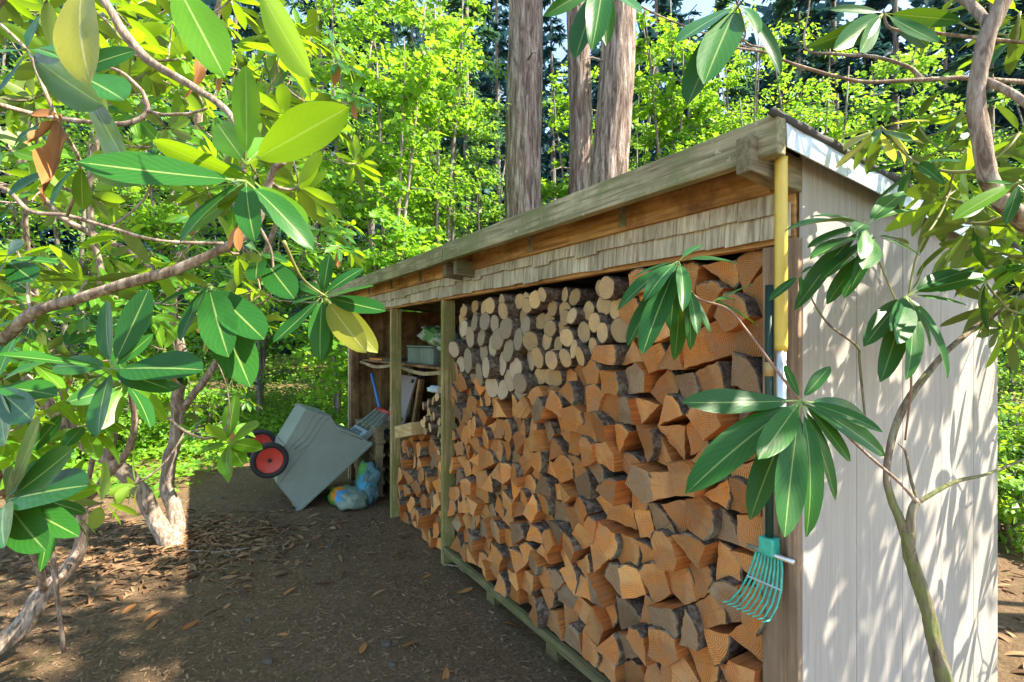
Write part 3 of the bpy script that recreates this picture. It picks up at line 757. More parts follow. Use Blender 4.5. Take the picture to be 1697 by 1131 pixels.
# tub: rim plane from nose (A) to handle side (B); floor on the upper left
A = Vector(on_v(495, 845, VN)); B = Vector(on_v(612, 738, VN)); rim = (B - A).normalized(); nrm2 = Vector((-rim.y, rim.x))   # towards floor
def rp(s, h): p = A + rim * s + nrm2 * h; return (p.x, p.y)
LR = (B - A).length
shell_pts = [rp(0, 0)] + [on_v(*p, VN + i_) for p, i_ in (((461, 803), 0), ((463, 790), .01), ((473, 739), .03), ((507, 679), .05), ((548, 690), .05), ((558, 706), .04), ((597, 722), .015))] + [rp(LR + .02, 0)]
inset = [max(0, (Vector(p) - A).dot(nrm2)) * .12 for p in shell_pts]
m_ = MB()
near = [(p[0], i_, p[1]) for p, i_ in zip(shell_pts, inset)]; far = [(p[0], WID - i_, p[1]) for p, i_ in zip(shell_pts, inset)]
n = len(shell_pts)
m_.add(near, [tuple(range(n))]); m_.add(far, [tuple(range(n - 1, -1, -1))])
for i in range(n - 1): m_.add([near[i], near[i + 1], far[i + 1], far[i]], [(0, 1, 2, 3)])
tub = m_.build('tub', cmat, cart); fix_normals(tub)
so_ = tub.modifiers.new('shell', 'SOLIDIFY'); so_.thickness = .008
bv = tub.modifiers.new('bevel', 'BEVEL'); bv.width = .012; bv.segments = 3; bv.limit_method = 'ANGLE'
# ribs on the near side and the floor
for path in ([(483, 742), (502, 722), (521, 690), (531, 683)], [(489, 745), (509, 728), (530, 695), (540, 687)], [(497, 748), (515, 735), (537, 700), (546, 692)], [(464, 800), (490, 765), (520, 727)], [(558, 708), (566, 716), (600, 728)]):
    pr = [Vector(on_v(*p, VN + .03)) for p in path]
    MB().tube([(p.x, max(0, (p - A).dot(nrm2)) * .12 - .002, p.y) for p in pr], .009, 6).build('rib', cmat, tub, smooth=True)
# rim lip
m_ = MB()
for y_ in (-.012, WID + .012): m_.beam((rp(-.02, .0)[0], y_, rp(-.02, 0)[1]), (rp(LR + .03, 0)[0], y_, rp(LR + .03, 0)[1]), .03, .03, up=(0, 1, 0))
for s_ in (-.01, LR + .02): m_.beam((rp(s_, .0)[0], -.01, rp(s_, 0)[1]), (rp(s_, 0)[0], WID + .01, rp(s_, 0)[1]), .03, .03)
m_.build('rim', cmat, tub, bevel=.006)
# handle: two rails in the rim plane, cross plate, red grip
hl = [];
for y0, y1 in ((.03, .16), (WID - .03, WID - .16)):
    m_ = MB(); pts_ = [rp(.36, .035), rp(.62, .05), rp(1.16, .06)]
    m_.beam((pts_[0][0], y0 - .02 if y0 < .3 else y0 + .02, pts_[0][1]), (pts_[1][0], y0, pts_[1][1]), .05, .025, up=(0, 1, 0))
    m_.beam((pts_[1][0], y0, pts_[1][1]), (pts_[2][0], y1, pts_[2][1]), .05, .025, up=(0, 1, 0))
    m_.build('handle_rail', cmat, cart, bevel=.005)
for a_ in (.27, .40): 
    m_ = MB(); p0, p1 = rp(.86, .06), rp(1.16, .06); m_.beam((p0[0], a_, p0[1]), (p1[0], a_ , p1[1]), .035, .02, up=(0, 1, 0)); m_.build('handle_bar', cmat, cart, bevel=.004)
g0 = rp(1.17, .06); MB().tube([(g0[0], .13, g0[1]), (g0[0], WID - .13, g0[1])], .022, 12).build('grip', cred, cart, smooth=True)
p0, p1 = rp(.76, .078), rp(.90, .078)
MB().beam((p0[0], WID / 2, p0[1]), (p1[0], WID / 2, p1[1]), .42, .02, up=(rim.y * -1, 0, rim.x)).build('tool_plate', cblue, cart, bevel=.005)
for i in range(5):
    a_ = rp(.785, .089); b__ = rp(.865, .089); y_ = .2 + i * .065
    MB().beam((a_[0], y_, a_[1]), (b__[0], y_ + .02, b__[1]), .02, .006, up=(-rim.y, 0, rim.x)).build('slot', cmat2, cart)
# wheels on an axle
wu, wz = on_v(446, 762, VN - .05)
MB().tube([(wu, -.10, wz), (wu, WID + .10, wz)], .012, 10).build('axle', cmat2, cart)
mb_ = MB(); ax_p = rp(.02, .22)
for y_ in (.05, WID - .05): mb_.beam((wu, y_, wz), (rp(.12, .30)[0], y_, rp(.12, .30)[1]), .05, .03, up=(0, 1, 0))
mb_.build('axle_bracket', cmat, cart, bevel=.004)
for y_ in (-.075, WID + .03):
    RW = .152; seg = 40
    wh = empty('wheel', (wu, y_, wz)); wh.parent = cart
    m_ = MB(); prof_ = [(.108, -.026), (.130, -.032), (.148, -.027), (RW, -.014), (RW, .014), (.148, .027), (.130, .032), (.108, .026)]
    vs = [(math.cos(2 * math.pi * j / seg) * r_, w_, math.sin(2 * math.pi * j / seg) * r_) for j in range(seg) for r_, w_ in prof_]; kk = len(prof_)
    m_.add(vs, [(j * kk + i, j * kk + (i + 1) % kk, ((j + 1) % seg) * kk + (i + 1) % kk, ((j + 1) % seg) * kk + i) for j in range(seg) for i in range(kk)])
    t_ = m_.build('tyre', cmat2, wh, smooth=True); fix_normals(t_)
    m_ = MB(); prof_ = [(.0, -.014), (.02, -.016), (.035, -.022), (.085, -.012), (.100, -.020), (.109, -.022), (.109, .022), (.1, .02), (.03, .016), (.0, .016)]
    kk = len(prof_); vs = [(math.cos(2 * math.pi * j / seg) * r_, w_, math.sin(2 * math.pi * j / seg) * r_) for j in range(seg) for r_, w_ in prof_]
    m_.add(vs, [(j * kk + i, j * kk + i + 1, ((j + 1) % seg) * kk + i + 1, ((j + 1) % seg) * kk + i) for j in range(seg) for i in range(kk - 1)])
    t_ = m_.build('rim', cred, wh, smooth=True); fix_normals(t_)
    MB().tube([(0, -.034, 0), (0, .034, 0)], .017, 14).build('hub', cmat2, wh)

# ================================================================== POLE AND RAKE ON THE NEAR CORNER
t = empty('extension_pole', S(-.138, -.036, 1.14), ANG, label='yellow pole with silver lower section hanging on the near corner post', cat='pole')
ym = plain('yellow_enamel', (.62, .45, .07), .35, var=.15); sm = plain('brushed_silver', (.62, .63, .6), .3, .7, .1)
MB().tube([(0, 0, .335), (0, 0, .35), (0, 0, .82), (0, -.002, .835)], [.0145, .0155, .0155, .0145], 16).build('sleeve', ym, t, smooth=True)
MB().tube([(0, 0, 0), (0, 0, .34)], .0125, 16).build('inner_tube', sm, t, smooth=True)
MB().tube([(0, 0, .83), (0, .0, .85), (0, .012, .862), (0, .026, .855)], .003, 6).build('hook', sm, t, smooth=True)
t = empty('hand_rake', S(-.028, .066, .80), ANG, label='green shrub rake with wire tines hanging by the near corner post', cat='rake')
gm_ = plain('dark_green_pole', (.012, .045, .03), .5); tm = plain('green_tine_enamel', (.03, .42, .30), .45, var=.4, nscale=40); br = plain('brass_band', (.42, .30, .12), .5)
MB().tube([(0, 0, .12), (0, 0, .86)], .011, 12).build('handle', gm_, t, smooth=True)
MB().tube([(0, 0, .60), (0, 0, .64)], .0135, 12).build('band', br, t, smooth=True)
MB().box((-.02, -.022, .09), (.02, .022, .14)).build('socket', tm, t, bevel=.004)
MB().tube([(-.005, -.075, .095), (-.005, .065, .095)], .007, 10).build('cross_bar', sm, t, smooth=True)
for i in range(9):
    a = (i - 4) / 4
    y0 = a * .05; 
    pts_ = [(0, y0 * .7, .10), (-.008, y0 * .85, .06), (-.025, y0 * 1.0, .015), (-.055, y0 * 1.12, -.022), (-.095, y0 * 1.2, -.045), (-.125, y0 * 1.22, -.040)]
    MB().tube(pts_, [.004, .004, .0036, .003, .0026, .0018], 6).build('tine', tm, t, smooth=True)
m_ = MB(); m_.tube([(-.027, -.052, .015), (-.027, .052, .015)], .003, 6); m_.build('spreader_bar', sm, t)

# ================================================================== RHODODENDRONS
LEAVES = [leaf_template(13, 5, w_, f_, b_, tw_, wv_, seed=i) for i, (w_, f_, b_, tw_, wv_) in enumerate(((.36, .18, .10, 0, 0), (.32, .28, .22, .2, .006), (.40, .12, .06, -.2, .008), (.30, .35, .32, .3, .004), (.38, .22, .16, -.3, .01), (.34, .1, -.04, .1, .005), (.26, .9, .3, 1.2, .05), (.22, 1.2, -.25, -1.6, .06)))]
LEAVES_LO = [leaf_template(5, 3, w_, f_, b_) for (w_, f_, b_) in ((.36, .22, .12), (.32, .3, .26))]
LMESH = {}
def leaf_mesh(i, mat):
    key = (i, mat.name)
    if key not in LMESH:
        V, Fs, UV = LEAVES[i]; me = bpy.data.meshes.new('leaf'); me.from_pydata(V.tolist(), [], Fs); me.polygons.foreach_set('use_smooth', [True] * len(Fs))
        uvl = me.uv_layers.new(name='UVMap')
        for lp in me.loops: uvl.data[lp.index].uv = UV[lp.vertex_index]
        me.materials.append(mat); me.update(); LMESH[key] = me
    return LMESH[key]

class Plant:
    def __init__(s, name, base, seed, bark=None, **k):
        s.root = empty(name, base, 0, **k); s.base = Vector(base); s.q = random.Random(seed); s.skel = []; s.leaves = []; s.ws = 1; s.rs = 1; s.bark = bark or M['rtrunk']
    def limb(s, pts, name='limb', sub=6, wob=.35, n=10, mat=None):
        pts = [(p, r * s.rs) for p, r in pts]
        pp = smooth_path([(Vector(p) - s.base, r) for p, r in pts], sub)
        jit = [(p + Vector([noise.noise(p * 6 + Vector((k_ * 9, 0, 0))) for k_ in range(3)]) * r * .5, r) for p, r in pp]
        MB().tube([p for p, r in jit], [r for p, r in jit], n, wob=wob).build(name, mat or s.bark, s.root, smooth=True)
        s.skel += [(p + s.base, r) for p, r in jit]
    def twig_to(s, tip, mb, rtip=.0035, limit=1e9):
        best = min(s.skel, key=lambda k_: (k_[0] - tip).length + max(0, k_[0].z - tip.z) * .6)
        a = best[0]; L = (tip - a).length
        if L < .02: return Vector((0, 0, 1))
        r0 = min(best[1] * .7, rtip + .006 * L + .001)
        sag = Vector((s.q.uniform(-.1, .1), s.q.uniform(-.1, .1), -.12)) * L
        pts = []
        for i in range(6):
            t = i / 5; p = a.lerp(tip, t) + sag * (4 * t * (1 - t)) * .8 + Vector([s.q.uniform(-.02, .02) * L for _ in range(3)]) * (1 if 0 < i < 5 else 0)
            pts.append((p, r0 + (rtip - r0) * t))
        mb.tube([p - s.base for p, r in pts], [r for p, r in pts], 6)
        s.skel += pts[1:]
        return (pts[-1][0] - pts[-2][0]).normalized()
    def whorl(s, tip, axis, n=8, L=.13, el=(5, 40), mats=None, droop=.25):
        q = s.q; axis = (Vector(axis) + Vector((0, 0, .5))).normalized(); a = axis.orthogonal().normalized(); b = axis.cross(a)
        ph = q.uniform(0, 6.28)
        for i in range(n):
            an = ph + i * 2.399 + q.uniform(-.2, .2); e_ = R(q.uniform(*el)); 
            d_ = (a * math.cos(an) + b * math.sin(an)) * math.cos(e_) + axis * math.sin(e_); d_.z -= droop * q.uniform(.3, 1.6); d_.normalize()
            nr = (axis * 1.0 - d_ * axis.dot(d_)); nr = (nr + Vector([q.uniform(-.3, .3) for _ in range(3)])); 
            ln = L * q.uniform(.72, 1.15); m_ = (mats or [M['rhodo']])[q.randrange(len(mats or [1]))]
            s.leaves.append((tip + d_ * ln * .14 - axis * q.uniform(0, .02), d_, nr, ln, m_, q.randrange(6)))
    def leaf(s, base, tip, nrm, mat=None, var=None):
        base, tip = Vector(base), Vector(tip); d_ = tip - base; ln = d_.length
        s.leaves.append((base, d_.normalized(), Vector(nrm), ln, mat or M['rhodo'], s.q.randrange(6) if var is None else var))
    def finish(s, keep=300):
        def size(l):
            c = l[0] + l[1] * l[3] * .5
            if c.y < .1: return 0
            px, py = CX + c.x / c.y * F, CY - (c.z - H) / c.y * F
            if not (-80 < px < 1780 and -80 < py < 1210): return 0
            return l[3] / c.y
        s.leaves.sort(key=size, reverse=True)
        for p, d_, nr, ln, m_, vi in s.leaves[:keep]:
            if size((p, d_, nr, ln)) == 0: continue
            x = d_.cross(nr).normalized(); z = x.cross(d_); x = x * s.ws
            o = link('leaf', leaf_mesh(vi, m_), s.root)
            o.matrix_local = Matrix(((x.x * ln, d_.x * ln, z.x * ln, p.x - s.base.x), (x.y * ln, d_.y * ln, z.y * ln, p.y - s.base.y), (x.z * ln, d_.z * ln, z.z * ln, p.z - s.base.z), (0, 0, 0, 1)))
        rest = [l for i, l in enumerate(s.leaves) if i >= keep or size(l) == 0]
        for mt in {l[4].name: l[4] for l in rest}.values():
            ls = [l for l in rest if l[4] is mt]
            o = bulk('foliage', LEAVES_LO[0], [l[0] - s.base for l in ls], [l[1] for l in ls], [l[2] for l in ls], [l[3] for l in ls], mt, s.root); o['kind'] = 'stuff'
def VV(*a): return Vector(a)
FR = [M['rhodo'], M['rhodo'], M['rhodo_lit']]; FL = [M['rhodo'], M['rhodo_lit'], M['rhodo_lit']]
TOCAM = VV(0, -1, .25)

# ---- right rhododendron in front of the siding
base = G(1600, 1500); base = VV(1.16, 1.24, 0)
rr = Plant('rhododendron', base, 41, M['rtrunk_moss'], label='leggy rhododendron with mossy bent stem growing before the tan siding', cat='shrub')
rr.rs = .62
rr.limb([(base + VV(.02, 0, -.03), .034), (P(1578, 1190, 1.27), .029), (P(1545, 1050, 1.29), .026), (P(1512, 930, 1.30), .023), (P(1503, 880, 1.30), .021)], 'stem', 14, .6, 16)
rr.limb([(P(1508, 910, 1.30), .020), (P(1492, 860, 1.305), .017), (P(1478, 830, 1.31), .0145), (P(1468, 775, 1.31), .013), (P(1492, 690, 1.32), .015), (P(1535, 620, 1.34), .013), (P(1600, 555, 1.4), .011), (P(1697, 490, 1.5), .010), (P(1800, 430, 1.6), .010)])
rr.limb([(P(1506, 905, 1.30), .019), (P(1512, 850, 1.29), .015), (P(1522, 832, 1.29), .015)])
rr.limb([(P(1522, 834, 1.29), .009), (P(1490, 800, 1.24), .006), (P(1440, 756, 1.15), .005), (P(1385, 705, 1.0), .005), (P(1330, 668, .92), .0045)], mat=M['rtrunk'])
rr.limb([(P(1522, 834, 1.29), .007), (P(1508, 790, 1.3), .006), (P(1500, 750, 1.3), .005), (P(1488, 735, 1.3), .003)])
rr.limb([(P(1522, 834, 1.29), .010), (P(1580, 800, 1.3), .008), (P(1640, 785, 1.33), .006), (P(1720, 750, 1.4), .005)])
rr.limb([(P(1330, 668, .92), .0045), (P(1285, 610, .96), .004), (P(1240, 550, 1.0), .0035), (P(1205, 512, 1.03), .004), (P(1150, 490, 1.05), .0035), (P(1125, 435, 1.05), .003)], mat=M['twigred'])
rr.limb([(P(1500, 730, 1.32), .004), (P(1510, 640, 1.3), .004), (P(1505, 560, 1.28), .004), (P(1502, 520, 1.28), .003)], mat=M['twigred'])
rr.limb([(P(1502, 520, 1.28), .004), (P(1520, 420, 1.3), .004), (P(1560, 350, 1.35), .005), (P(1600, 250, 1.4), .005)], mat=M['twig'])
rr.limb([(P(1435, 700, 1.3), .004), (P(1425, 600, 1.3), .005), (P(1420, 575, 1.3), .005), (P(1375, 540, 1.28), .004), (P(1350, 505, 1.26), .003), (P(1340, 480, 1.25), .002)])
rr.limb([(P(1485, 500, 1.28), .003), (P(1455, 430, 1.22), .003), (P(1432, 385, 1.18), .003), (P(1432, 365, 1.18), .003)], mat=M['twig'])
# hand-set whorl before the corner post
c2 = P(1327, 664, .92)
for tx, ty, tY, up, mt in ((1126, 672, .86, (-.1, -1, .8), 0), (1140, 790, .80, (-.5, -.8, .6), 0), (1262, 755, .80, (-.2, -1, .55), 0), (1377, 605, .95, (0, -.8, 1), 0), (1300, 605, .95, (-.5, -.8, .4), 0),
                          (1470, 705, .86, (.1, -1, .45), 0), (1488, 752, .92, (.1, -1, .5), 0), (1478, 690, 1.0, (.1, -1, .8), 0), (1232, 850, .86, (-.8, -.7, .2), 0), (1295, 892, .80, (-.1, -1, .15), 0), (1372, 886, .82, (.25, -1, .2), 0),
                          (1400, 830, .90, (.5, -.8, .2), 0), (1290, 790, .96, (-.2, -1, .2), 0), (1420, 765, .92, (.2, -1, .4), 0), (1395, 712, .86, (.2, -.8, .6), 0), (1240, 668, .98, (-.1, -.4, 1), 0)):
    tip = P(tx, ty, tY); b = c2 + (tip - c2) * .12
    rr.leaf(b, tip, up, M['rhodo'], rr.q.choice([0, 2, 4, 5, 1]))
# whorl before the shingles
c1 = P(1125, 432, 1.05)
for tx, ty, tY, up in ((1020, 490, .98, (-.3, -.5, .8)), (1068, 482, .95, (-.3, -.7, .6)), (1142, 493, .92, (.05, -1, .4)), (1108, 535, .96, (-.4, -.9, .3)), (1062, 575, .92, (-.5, -.9, .3)), (1033, 565, 1.0, (-.7, -.6, .3)), (1160, 548, .97, (.2, -1, .3)),
                      (1175, 555, 1.0, (.5, -.8, .2)), (1150, 578, 1.03, (.1, -.9, .1)), (1128, 600, 1.06, (0, -1, -.2)), (1165, 400, 1.1, (-.2, -.5, 1)), (1222, 425, 1.02, (.1, -.5, 1)), (1250, 472, 1.0, (.1, -.4, 1)), (1222, 488, 1.08, (.1, -.5, 1)), (1045, 455, 1.1, (-.2, -.4, 1)), (1210, 505, 1.1, (.2, -.7, .8)), (1262, 533, 1.1, (.3, -.4, .8))):
    tip = P(tx, ty, tY); c = c1 if ty < 520 or tx < 1130 else P(1140, 470, 1.05)
    if tx > 1200 and ty > 460: c = P(1180, 500, 1.04)
    b = c + (tip - c) * .14; rr.leaf(b, tip, up, M['rhodo'], rr.q.choice([0, 1, 4, 5]))
# small whorls before the siding
def hw(c, tips, L=None):
    for tx, ty, tY, up in tips:
        tip = P(tx, ty, tY); b = c + (tip - c) * .13; rr.leaf(b, tip, up, M['rhodo'], rr.q.choice([0, 1, 2, 4]))
hw(P(1434, 372, 1.18), [(1308, 352, 1.12, (-.2, -.3, 1)), (1350, 345, 1.2, (-.3, -.4, 1)), (1420, 375, 1.05, (0, -.8, .8)), (1432, 425, 1.08, (0, -1, .3)), (1500, 312, 1.25, (.1, -.5, 1)), (1535, 330, 1.2, (.1, -.4, 1)), (1340, 402, 1.15, (-.3, -.6, .8)), (1310, 500, 1.2, (-.6, -.7, .5))])
hw(P(1450, 392, 1.2), [(1345, 405, 1.1, (-.2, -.4, 1)), (1360, 455, 1.15, (-.4, -.6, .8)), (1435, 440, 1.07, (-.1, -1, .5)), (1530, 415, 1.15, (.1, -.5, 1)), (1420, 460, 1.12, (-.3, -.9, .5)), (1370, 500, 1.2, (-.5, -.8, .4)), (1400, 488, 1.15, (-.4, -.8, .5)), (1510, 395, 1.25, (.1, -.3, 1))])
hw(P(1503, 490, 1.27), [(1488, 540, 1.12, (0, -1, .4)), (1440, 555, 1.15, (-.4, -.8, .5)), (1470, 620, 1.16, (-.3, -1, .3)), (1532, 612, 1.12, (.1, -1, .3)), (1562, 550, 1.2, (.3, -.8, .6)), (1610, 500, 1.25, (.1, -.5, 1)), (1600, 615, 1.2, (.4, -.9, .4)), (1500, 560, 1.1, (0, -1, .4)), (1540, 440, 1.2, (.2, -.9, .6)), (1620, 430, 1.3, (.2, -.5, 1)), (1555, 570, 1.25, (.3, -.8, .5)), (1640, 450, 1.3, (.3, -.6, .8))])
hw(P(1326, 455, 1.2), [(1275, 495, 1.18, (-.3, -.8, .6)), (1345, 440, 1.2, (.2, -.6, .8)), (1330, 485, 1.16, (.1, -1, .4))])
# overhead limb at the right and the shading crown it carries
rr2b = VV(2.75, 1.75, 0)
r2 = Plant('rhododendron', rr2b, 42, M['rtrunk'], label='tall rhododendron with a bare crooked limb arching over the shed corner', cat='shrub')
r2.rs = .72
r2.limb([(rr2b + VV(0, 0, -.03), .06), (VV(2.6, 1.6, .6), .05), (VV(2.3, 1.45, 1.2), .042), (P(1830, 480, 1.3), .036), (P(1745, 405, 1.24), .032), (P(1680, 350, 1.2), .029), (P(1640, 300, 1.2), .027), (P(1622, 220, 1.2), .025), (P(1617, 150, 1.2), .024), (P(1632, 80, 1.2), .024), (P(1660, 0, 1.2), .023), (P(1700, -90, 1.2), .022), (P(1760, -200, 1.25), .018)], 'stem', 6, .4, 14)
r2.limb([(P(1625, 130, 1.2), .012), (P(1690, 165, 1.15), .012), (P(1760, 230, 1.1), .012)])
r2.limb([(P(1645, 60, 1.2), .016), (P(1615, 15, 1.25), .015), (P(1570, -20, 1.3), .013), (P(1500, -60, 1.4), .011)])
r2.limb([(P(1780, 145, 1.5), .009), (P(1697, 137, 1.45), .009), (P(1600, 130, 1.4), .008), (P(1530, 133, 1.4), .008), (P(1440, 137, 1.4), .007), (P(1380, 125, 1.38), .006), (P(1310, 105, 1.35), .005), (P(1270, 88, 1.33), .004), (P(1205, 78, 1.3), .004)])
r2.limb([(P(1530, 133, 1.4), .008), (P(1505, 112, 1.42), .007), (P(1450, 95, 1.45), .006), (P(1390, 90, 1.5), .006), (P(1335, 80, 1.5), .004), (P(1340, 20, 1.5), .003), (P(1345, -20, 1.5), .002)])
r2.limb([(P(1760, 75, 1.3), .007), (P(1640, 65, 1.3), .006), (P(1540, 55, 1.3), .006), (P(1475, 48, 1.3), .005), (P(1465, 20, 1.3), .004)])
r2.limb([(P(1640, 280, 1.2), .006), (P(1570, 285, 1.25), .005), (P(1510, 265, 1.3), .004), (P(1460, 210, 1.35), .004)], mat=M['twig'])
r2.limb([(P(1205, 78, 1.3), .004), (P(1235, 60, 1.25), .003), (P(1220, 0, 1.2), .003), (P(1200, -40, 1.15), .003)])
r2.limb([(P(1270, 80, 1.3), .003), (P(1235, 70, 1.28), .003), (P(1215, 30, 1.2), .003), (P(1240, -10, 1.1), .003)])
r2.limb([(P(1270, 88, 1.33), .003), (P(1180, 60, 1.32), .003), (P(1080, 20, 1.3), .003), (P(1000, -30, 1.25), .003)])
def hw2(c, tips, mt=None):
    for tx, ty, tY, up in tips:
        tip = P(tx, ty, tY); b = c + (tip - c) * .12; r2.leaf(b, tip, up, mt or M['rhodo'], r2.q.choice([0, 1, 2, 4, 5]))
hw2(P(1222, 10, 1.18), [(1135, 152, 1.05, (-.6, -.8, .3)), (1172, 115, 1.0, (-.3, -1, .1)), (1122, 60, 1.08, (-.5, -.8, .5)), (1310, 98, 1.1, (.4, -1, -.4)), (1270, 30, 1.05, (.2, -1, .2))])
hw2(P(1465, 22, 1.3), [(1365, 80, 1.25, (-.3, -.7, -.7)), (1395, 72, 1.2, (-.3, -.9, -.3)), (1420, 90, 1.22, (-.1, -1, -.5)), (1595, 35, 1.25, (.1, -.8, -.6)), (1555, 75, 1.2, (.1, -1, -.5)), (1550, 78, 1.35, (.1, -1, -.5)), (1380, 10, 1.3, (-.2, -.9, .3))])
hw2(P(1000, -30, 1.22), [(950, 80, 1.1, (-.4, -.9, .1)), (1008, 65, 1.15, (.1, -1, -.2)), (990, 40, 1.05, (0, -1, .3)), (915, 15, 1.15, (-.3, -.8, -.5)), (1060, 25, 1.1, (.3, -.9, -.2))])
r2.whorl(P(1460, 205, 1.35), (0, -.2, .2), 12, .12, (-20, 30), [M['rhodo'], M['rhodo_yellow']], .5)
r2.whorl(P(1510, 268, 1.32), (-.3, -.2, .2), 9, .11, (-20, 30), FR, .5)
tw = MB()
spots_ = []
q = r2.q
for px, py, Y in ((1560, 330, 1.35), (1600, 290, 1.4), (1640, 330, 1.3), (1660, 420, 1.35), (1620, 400, 1.45), (1690, 300, 1.1), (1690, 220, 1.4), (1680, 480, 1.4), (1650, 500, 1.5), (1600, 370, 1.3), (1690, 60, 1.5), (1560, 250, 1.6), (1700, 430, 1.25), (1670, 545, 1.5), (1600, 440, 1.6), (1540, 300, 1.5), (1580, 400, 1.5), (1630, 460, 1.35), (1660, 250, 1.6), (1520, 200, 1.7), (1600, 190, 1.6), (1690, 20, 1.3), (1560, 20, 1.6), (1640, 380, 1.6), (1690, 360, 1.6), (1690, 520, 1.3)):
    tip = P(px, py, Y); ax = r2.twig_to(tip, tw); r2.whorl(tip, ax, q.randint(7, 10), .125, (-10, 40), FR, .5)
for i in range(12):                    # unseen foliage added to shade the leaf cluster by the corner post
    tip = VV(.47 + q.uniform(-.3, .3), .9 + q.uniform(-.2, .25), 1.45 + q.uniform(-.35, .3)) + SUN * q.uniform(1.3, 2.4)
    ax = r2.twig_to(tip, tw, .004); r2.whorl(tip, ax, q.randint(7, 10), .135, (0, 45), FR, .35)
for i in range(122):                   # crown beyond the frame's right edge, between sun and siding
    k_ = q.uniform(.7, 3.4); wv_ = Vector((q.uniform(.75, 2.15), q.uniform(1.35, 2.35), q.uniform(-.15, 2.0)))
    tip = wv_ + SUN * k_
    if tip.y > .2 and CX + tip.x / tip.y * F < 1735 and abs(CY - (tip.z - H) / tip.y * F - 565) < 600: tip.x = (1735 + q.uniform(0, 200) - CX) / F * tip.y
    ax = r2.twig_to(tip, tw, .004); r2.whorl(tip, ax, q.randint(7, 10), .135, (0, 45), FR, .35)
tw.build('twigs', M['twig'], r2.root, smooth=True)['kind'] = 'stuff'
rr.ws = .68; r2.ws = .75
rr.finish(300); r2.finish(300)

# ---- left, beyond: multi-trunk rhododendron
base = G(288, 905)
lf = Plant('rhododendron', base, 51, label='large rhododendron with forked pale trunks rising from a litter mound', cat='shrub')
b0 = VV(0, 0, -.05); lf.rs = .8
lf.limb([(base + b0, .085), (P(262, 860, 3.85), .072), (P(225, 805, 3.8), .066), (P(180, 765, 3.7), .062), (P(130, 725, 3.6), .058), (P(50, 640, 3.4), .05), (P(-60, 520, 3.2), .045), (P(-120, 380, 3.0), .035)], 'trunk', 6, .3, 14)
lf.limb([(base + b0, .085), (P(291, 850, 3.95), .07), (P(276, 810, 3.98), .06), (P(285, 760, 4.0), .058), (P(292, 690, 4.0), .055), (P(300, 600, 3.9), .05), (P(285, 480, 3.8), .045), (P(330, 330, 3.7), .04), (P(330, 150, 3.6), .03), (P(380, -50, 3.4), .022)], 'trunk', 6, .3, 14)
lf.limb([(P(292, 690, 4.0), .035), (P(360, 600, 3.9), .03), (P(420, 470, 3.8), .024), (P(470, 330, 3.6), .018), (P(500, 200, 3.5), .012)])
lf.limb([(P(180, 765, 3.7), .035), (P(190, 640, 3.3), .03), (P(170, 480, 3.0), .025), (P(150, 300, 2.9), .02), (P(200, 100, 2.8), .015)])
lf.limb([(P(285, 480, 3.8), .03), (P(220, 420, 3.6), .025), (P(100, 360, 3.4), .02), (P(20, 250, 3.2), .015)])
lf.limb([(P(130, 725, 3.6), .03), (P(60, 500, 3.2), .022), (P(40, 300, 2.9), .015), (P(60, 100, 2.8), .01)])
tw = MB(); q = lf.q; tips = []
def zone(n, x0, x1, y0, y1, Y0, Y1, poly=None):
    k_ = 0
    while k_ < n:
        px, py = q.uniform(x0, x1), q.uniform(y0, y1)
        if poly and not inside((px, py), poly): continue
        tips.append(P(px, py, q.uniform(Y0, Y1))); k_ += 1
crown = [(-100, -120), (520, -120), (560, 40), (600, 160), (560, 260), (600, 380), (590, 470), (520, 520), (400, 560), (300, 580), (330, 650), (200, 640), (0, 700), (-100, 700)]
zone(190, -100, 610, -120, 700, 2.3, 4.4, crown)
zone(30, 430, 600, 60, 480, 3.0, 4.2)
zone(6, 300, 420, 600, 730, 3.4, 4.2)
tips.sort(key=lambda t: min((k_[0] - t).length for k_ in lf.skel))
for t in tips:
    ax = lf.twig_to(t, tw, .004); lf.whorl(t, ax, q.randint(7, 10), q.choice((.12, .14, .16)), (-5, 45), FL, .4)
    if q.random() < .22: lf.leaves.append((t - VV(0, 0, .02), VV(q.uniform(-.3, .3), q.uniform(-.3, .3), -1), VV(q.uniform(-1, 1), -1, 0), .13, M['dead'], q.choice((6, 7))))
tw.build('twigs', M['rtrunk'], lf.root, smooth=True)['kind'] = 'stuff'
lf.finish(300)

# ---- left, near
base = VV(-2.55, 2.20, 0)
ln_ = Plant('rhododendron', base, 61, label='near rhododendron with large glossy leaves over the path and dead brown leaves', cat='shrub')
ln_.rs = .78
ln_.limb([(base + b0, .075), (P(5, 1060, 2.4), .06), (P(75, 985, 2.5), .05), (P(130, 910, 2.55), .04), (P(140, 840, 2.5), .024), (P(195, 770, 2.35), .02), (P(222, 720, 2.3), .018), (P(218, 655, 2.25), .014), (P(215, 620, 2.2), .010)], 'trunk', 6, .3, 14)
ln_.limb([(base + b0 + VV(-.1, .1, 0), .07), (VV(-2.5, 2.0, .6), .055), (VV(-2.1, 1.75, 1.15), .042), (P(-60, 612, 1.62), .028), (P(0, 566, 1.55), .022), (P(60, 518, 1.5), .020), (P(140, 492, 1.48), .019), (P(240, 460, 1.46), .018), (P(300, 442, 1.45), .017), (P(380, 405, 1.45), .016), (P(425, 370, 1.45), .014), (P(450, 290, 1.42), .012), (P(470, 268, 1.4), .012)], 'limb', 6, .4, 12)
